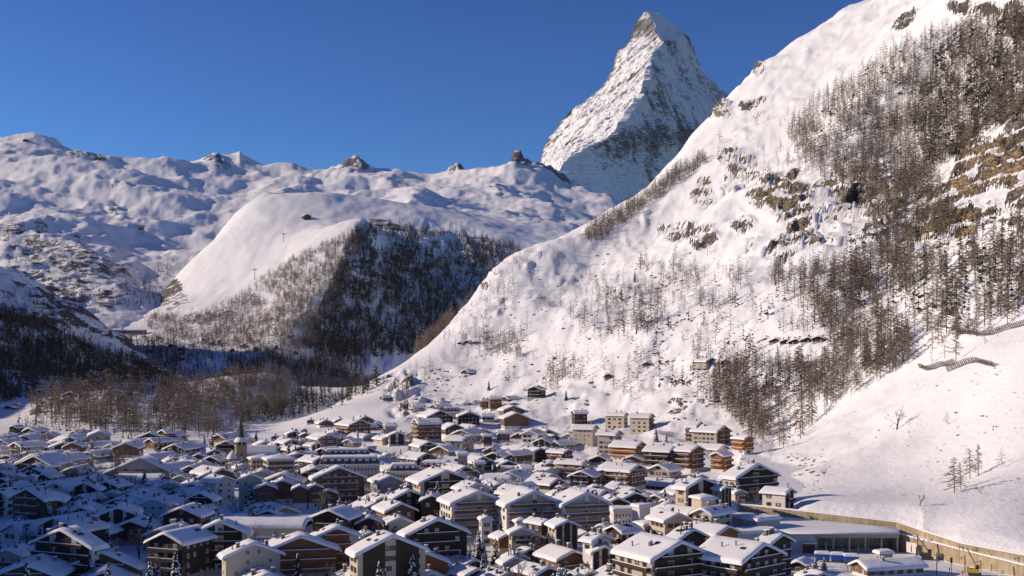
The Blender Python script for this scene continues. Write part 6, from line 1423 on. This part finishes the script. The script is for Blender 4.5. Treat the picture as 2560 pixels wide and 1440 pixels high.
# shrubs and rocks poking through the snow of the hillside
def pokes():
    lo = []
    for k in range(4):
        r_ = np.random.default_rng(800 + k); V, T = [], []
        for i in range(16):
            a = r_.uniform(0, 6.28); L = r_.uniform(.5, 1.1); b = len(V); c, s = math.cos(a), math.sin(a)
            V += [(c * .1, s * .1, -.1), (c * .1 - s * .12, s * .1 + c * .12, -.1), (c * L * .8, s * L * .8, L * r_.uniform(.3, 1.0))]; T.append((b, b + 1, b + 2))
        lo.append(((np.array([(0., 0, -.2), (.05, 0, -.2), (0, .05, .3)]), np.array([(0, 1, 2)])), (np.array(V), np.array(T))))
    pts = sow(A, [(1950,1180),(2100,1040),(2300,960),(2560,850),(2640,860),(2640,1300),(2300,1260),(2050,1240)], 420, .6, 1.7, .62, 40, wf=1.2)
    pts += sow(A, [(1150,900),(1300,680),(1500,620),(1850,640),(2000,760),(1700,960),(1400,1030),(1250,1000)], 380, 1.0, 2.6, .2, 40) + sow(A, [(1000,1060),(1100,900),(1200,900),(1200,1020)], 120, 1, 2.4, .2, 40) + sow(A, [(2000,330),(1900,220),(2200,60),(2400,60)], 900, 1, 2, .2)
    pts += sow(A, [(1180,1000),(1420,1000),(1500,1080),(1300,1090)], 160, 1, 2.2, .1) + sow(A, [(1720,960),(1950,1000),(2000,1150),(1850,1120)], 150, 1, 2.4, .1)
    forest_stuff('shrubs', pts, lo, M_TWIG, 'low brown shrubs poking through the snow of the hillside', 'shrubs')
    # rocks
    lo = []
    for k in range(4):
        r_ = np.random.default_rng(900 + k); me = bmesh.new(); bmesh.ops.create_icosphere(me, subdivisions=1, radius=.6)
        V = np.array([v.co[:] for v in me.verts]) * r_.uniform(.6, 1.3, (len(me.verts), 1)); V[:, 2] *= .6; V[:, 0] *= 1.5; T = np.array([[v.index for v in f.verts] for f in me.faces]); me.free()
        lo.append(((V[:3] * .2, np.array([(0, 1, 2)])), (V, T)))
    pts = sow(A, [(1950,1180),(2100,1040),(2300,960),(2560,850),(2640,860),(2640,1260),(2300,1240),(2050,1220)], 700, .5, 1.3, .6, 40) + sow(A, [(1150,900),(1300,680),(1500,620),(1850,640),(1700,960),(1400,1030)], 600, 1.2, 3.0, .2, 40)
    pts += sow(A, [(1000,1060),(1060,920),(1180,920),(1180,1020)], 140, 1.2, 3.0, .1, 40) + sow(A, [(1640,1020),(1760,940),(1800,1000),(1700,1060)], 160, 1, 3, .1) + sow(A, [(1960,1140),(2080,1140),(2080,1230),(1980,1220)], 110, .8, 2.2, .1)
    forest_stuff('boulders', pts, lo, M_STONE, 'grey boulders poking through the snow of the hillside', 'rocks')
pokes()
# ploughed lanes through the village
def lane(pts, w):
    P3 = []
    for (x0, y0), (x1, y1) in zip(pts[:-1], pts[1:]):
        n = max(2, int(math.hypot(x1 - x0, y1 - y0) / 3))
        for k in range(n): P3.append((x0 + (x1 - x0) * k / n, y0 + (y1 - y0) * k / n))
    V, Fc = [], []
    for i, (x, y) in enumerate(P3):
        a = P3[max(0, i - 1)]; b = P3[min(len(P3) - 1, i + 1)]; t_ = Vector((b[0] - a[0], b[1] - a[1], 0)).normalized(); n_ = Vector((-t_.y, t_.x, 0))
        for s in (-1, -.5, 0, .5, 1): q = Vector((x, y, 0)) + n_ * s * w / 2; V.append((q.x, q.y, A.z(q.x, q.y) + .12))
    for i in range(len(P3) - 1):
        for j in range(4): Fc.append((i * 5 + j, i * 5 + j + 1, i * 5 + 6 + j, i * 5 + 5 + j))
    o = link('road', mesh('road', V, Fc, (M_ASPH,))); o['kind'] = 'structure'
lane([(-60, 300), (-66, 400), (-74, 470), (-70, 520), (-96, 600), (-130, 700), (-150, 790), (-190, 880)], 5.5); lane([(-140, 470), (-74, 472), (-20, 462), (20, 440), (60, 432), (100, 410), (110, 385)], 5); lane([(60, 432), (66, 520), (50, 600), (20, 680), (-30, 720)], 4.5)
# steam from the chimneys
def steam(px, py, h, lean, label):
    d = None
    p = ground(px, min(py, 1430)); d = p.y * .97; b = P(px, py, d)
    t = NT('steam'); t.n.remove(t.b); pv = t.new('ShaderNodeVolumePrincipled'); tc = t.obj(); nz = t.noise(.55, 4, .6, tc)
    t.l.new(t.math('MULTIPLY', t.ramp(nz, .40, .62), .55), pv.inputs['Density']); pv.inputs['Color'].default_value = (.95, .95, .96, 1); pv.inputs['Anisotropy'].default_value = .2
    t.l.new(pv.outputs[0], t.n['Material Output'].inputs['Volume'])
    V, Fc = [], []; n = 10; m = 9
    for i in range(m):
        f = i / (m - 1); r_ = (.35 + 1.5 * f) * (1 - .8 * max(0, f - .8) / .2) * h / 8; cx_, cz_ = lean * f ** 1.5 * h, f * h
        for k in range(n): a = 2 * math.pi * k / n; V.append((cx_ + r_ * math.cos(a), r_ * math.sin(a), cz_))
    for i in range(m - 1):
        for k in range(n): Fc.append((i * n + k, i * n + (k + 1) % n, (i + 1) * n + (k + 1) % n, (i + 1) * n + k))
    Fc += [tuple(range(n - 1, -1, -1)), tuple(range((m - 1) * n, m * n))]
    o = link('steam_plume', mesh('steam_plume', V, Fc, (t.m,), None, True), None, b); tag(o, label, 'steam', None, 'stuff')
steam(656, 1352, 6.5, .3, 'white steam drifting up in front of the long hall'); steam(612, 1425, 5.5, -.2, 'white steam in front of the cream gable'); steam(112, 1345, 6, .5, 'pale steam in the shaded quarter'); steam(954, 1412, 4.5, -.35, 'thin white steam by a snowy spruce'); steam(355, 1146, 5, -.3, 'white steam above the broad grey roof beside the crane')

# ------------------------------------------------------------------ clear winter air with a trace of haze
def haze():
    t = NT('winter_air'); t.n.remove(t.b); pv = t.new('ShaderNodeVolumePrincipled'); pv.inputs['Density'].default_value = 0.7e-5; pv.inputs['Color'].default_value = (.80, .88, 1.0, 1); pv.inputs['Anisotropy'].default_value = 0.1
    t.l.new(pv.outputs[0], t.n['Material Output'].inputs['Volume'])
    o = boxo('haze', [(-6000, 6000, -400, 12500, -700, 3200, 0)], (t.m,)); o['kind'] = 'stuff'; tag(o, 'thin bluish winter air in front of the far mountains', 'haze')
haze()

# look-alikes that only their place tells apart share a group
bylab = {}
for o in scene.objects:
    if o.parent is None and 'label' in o.keys(): bylab.setdefault(o['label'], []).append(o)
for lab, os_ in bylab.items():
    if len(os_) > 1:
        for o in os_:
            if 'group' not in o.keys() or len({q.get('group') for q in os_}) > 1: o['group'] = 'alike: ' + lab
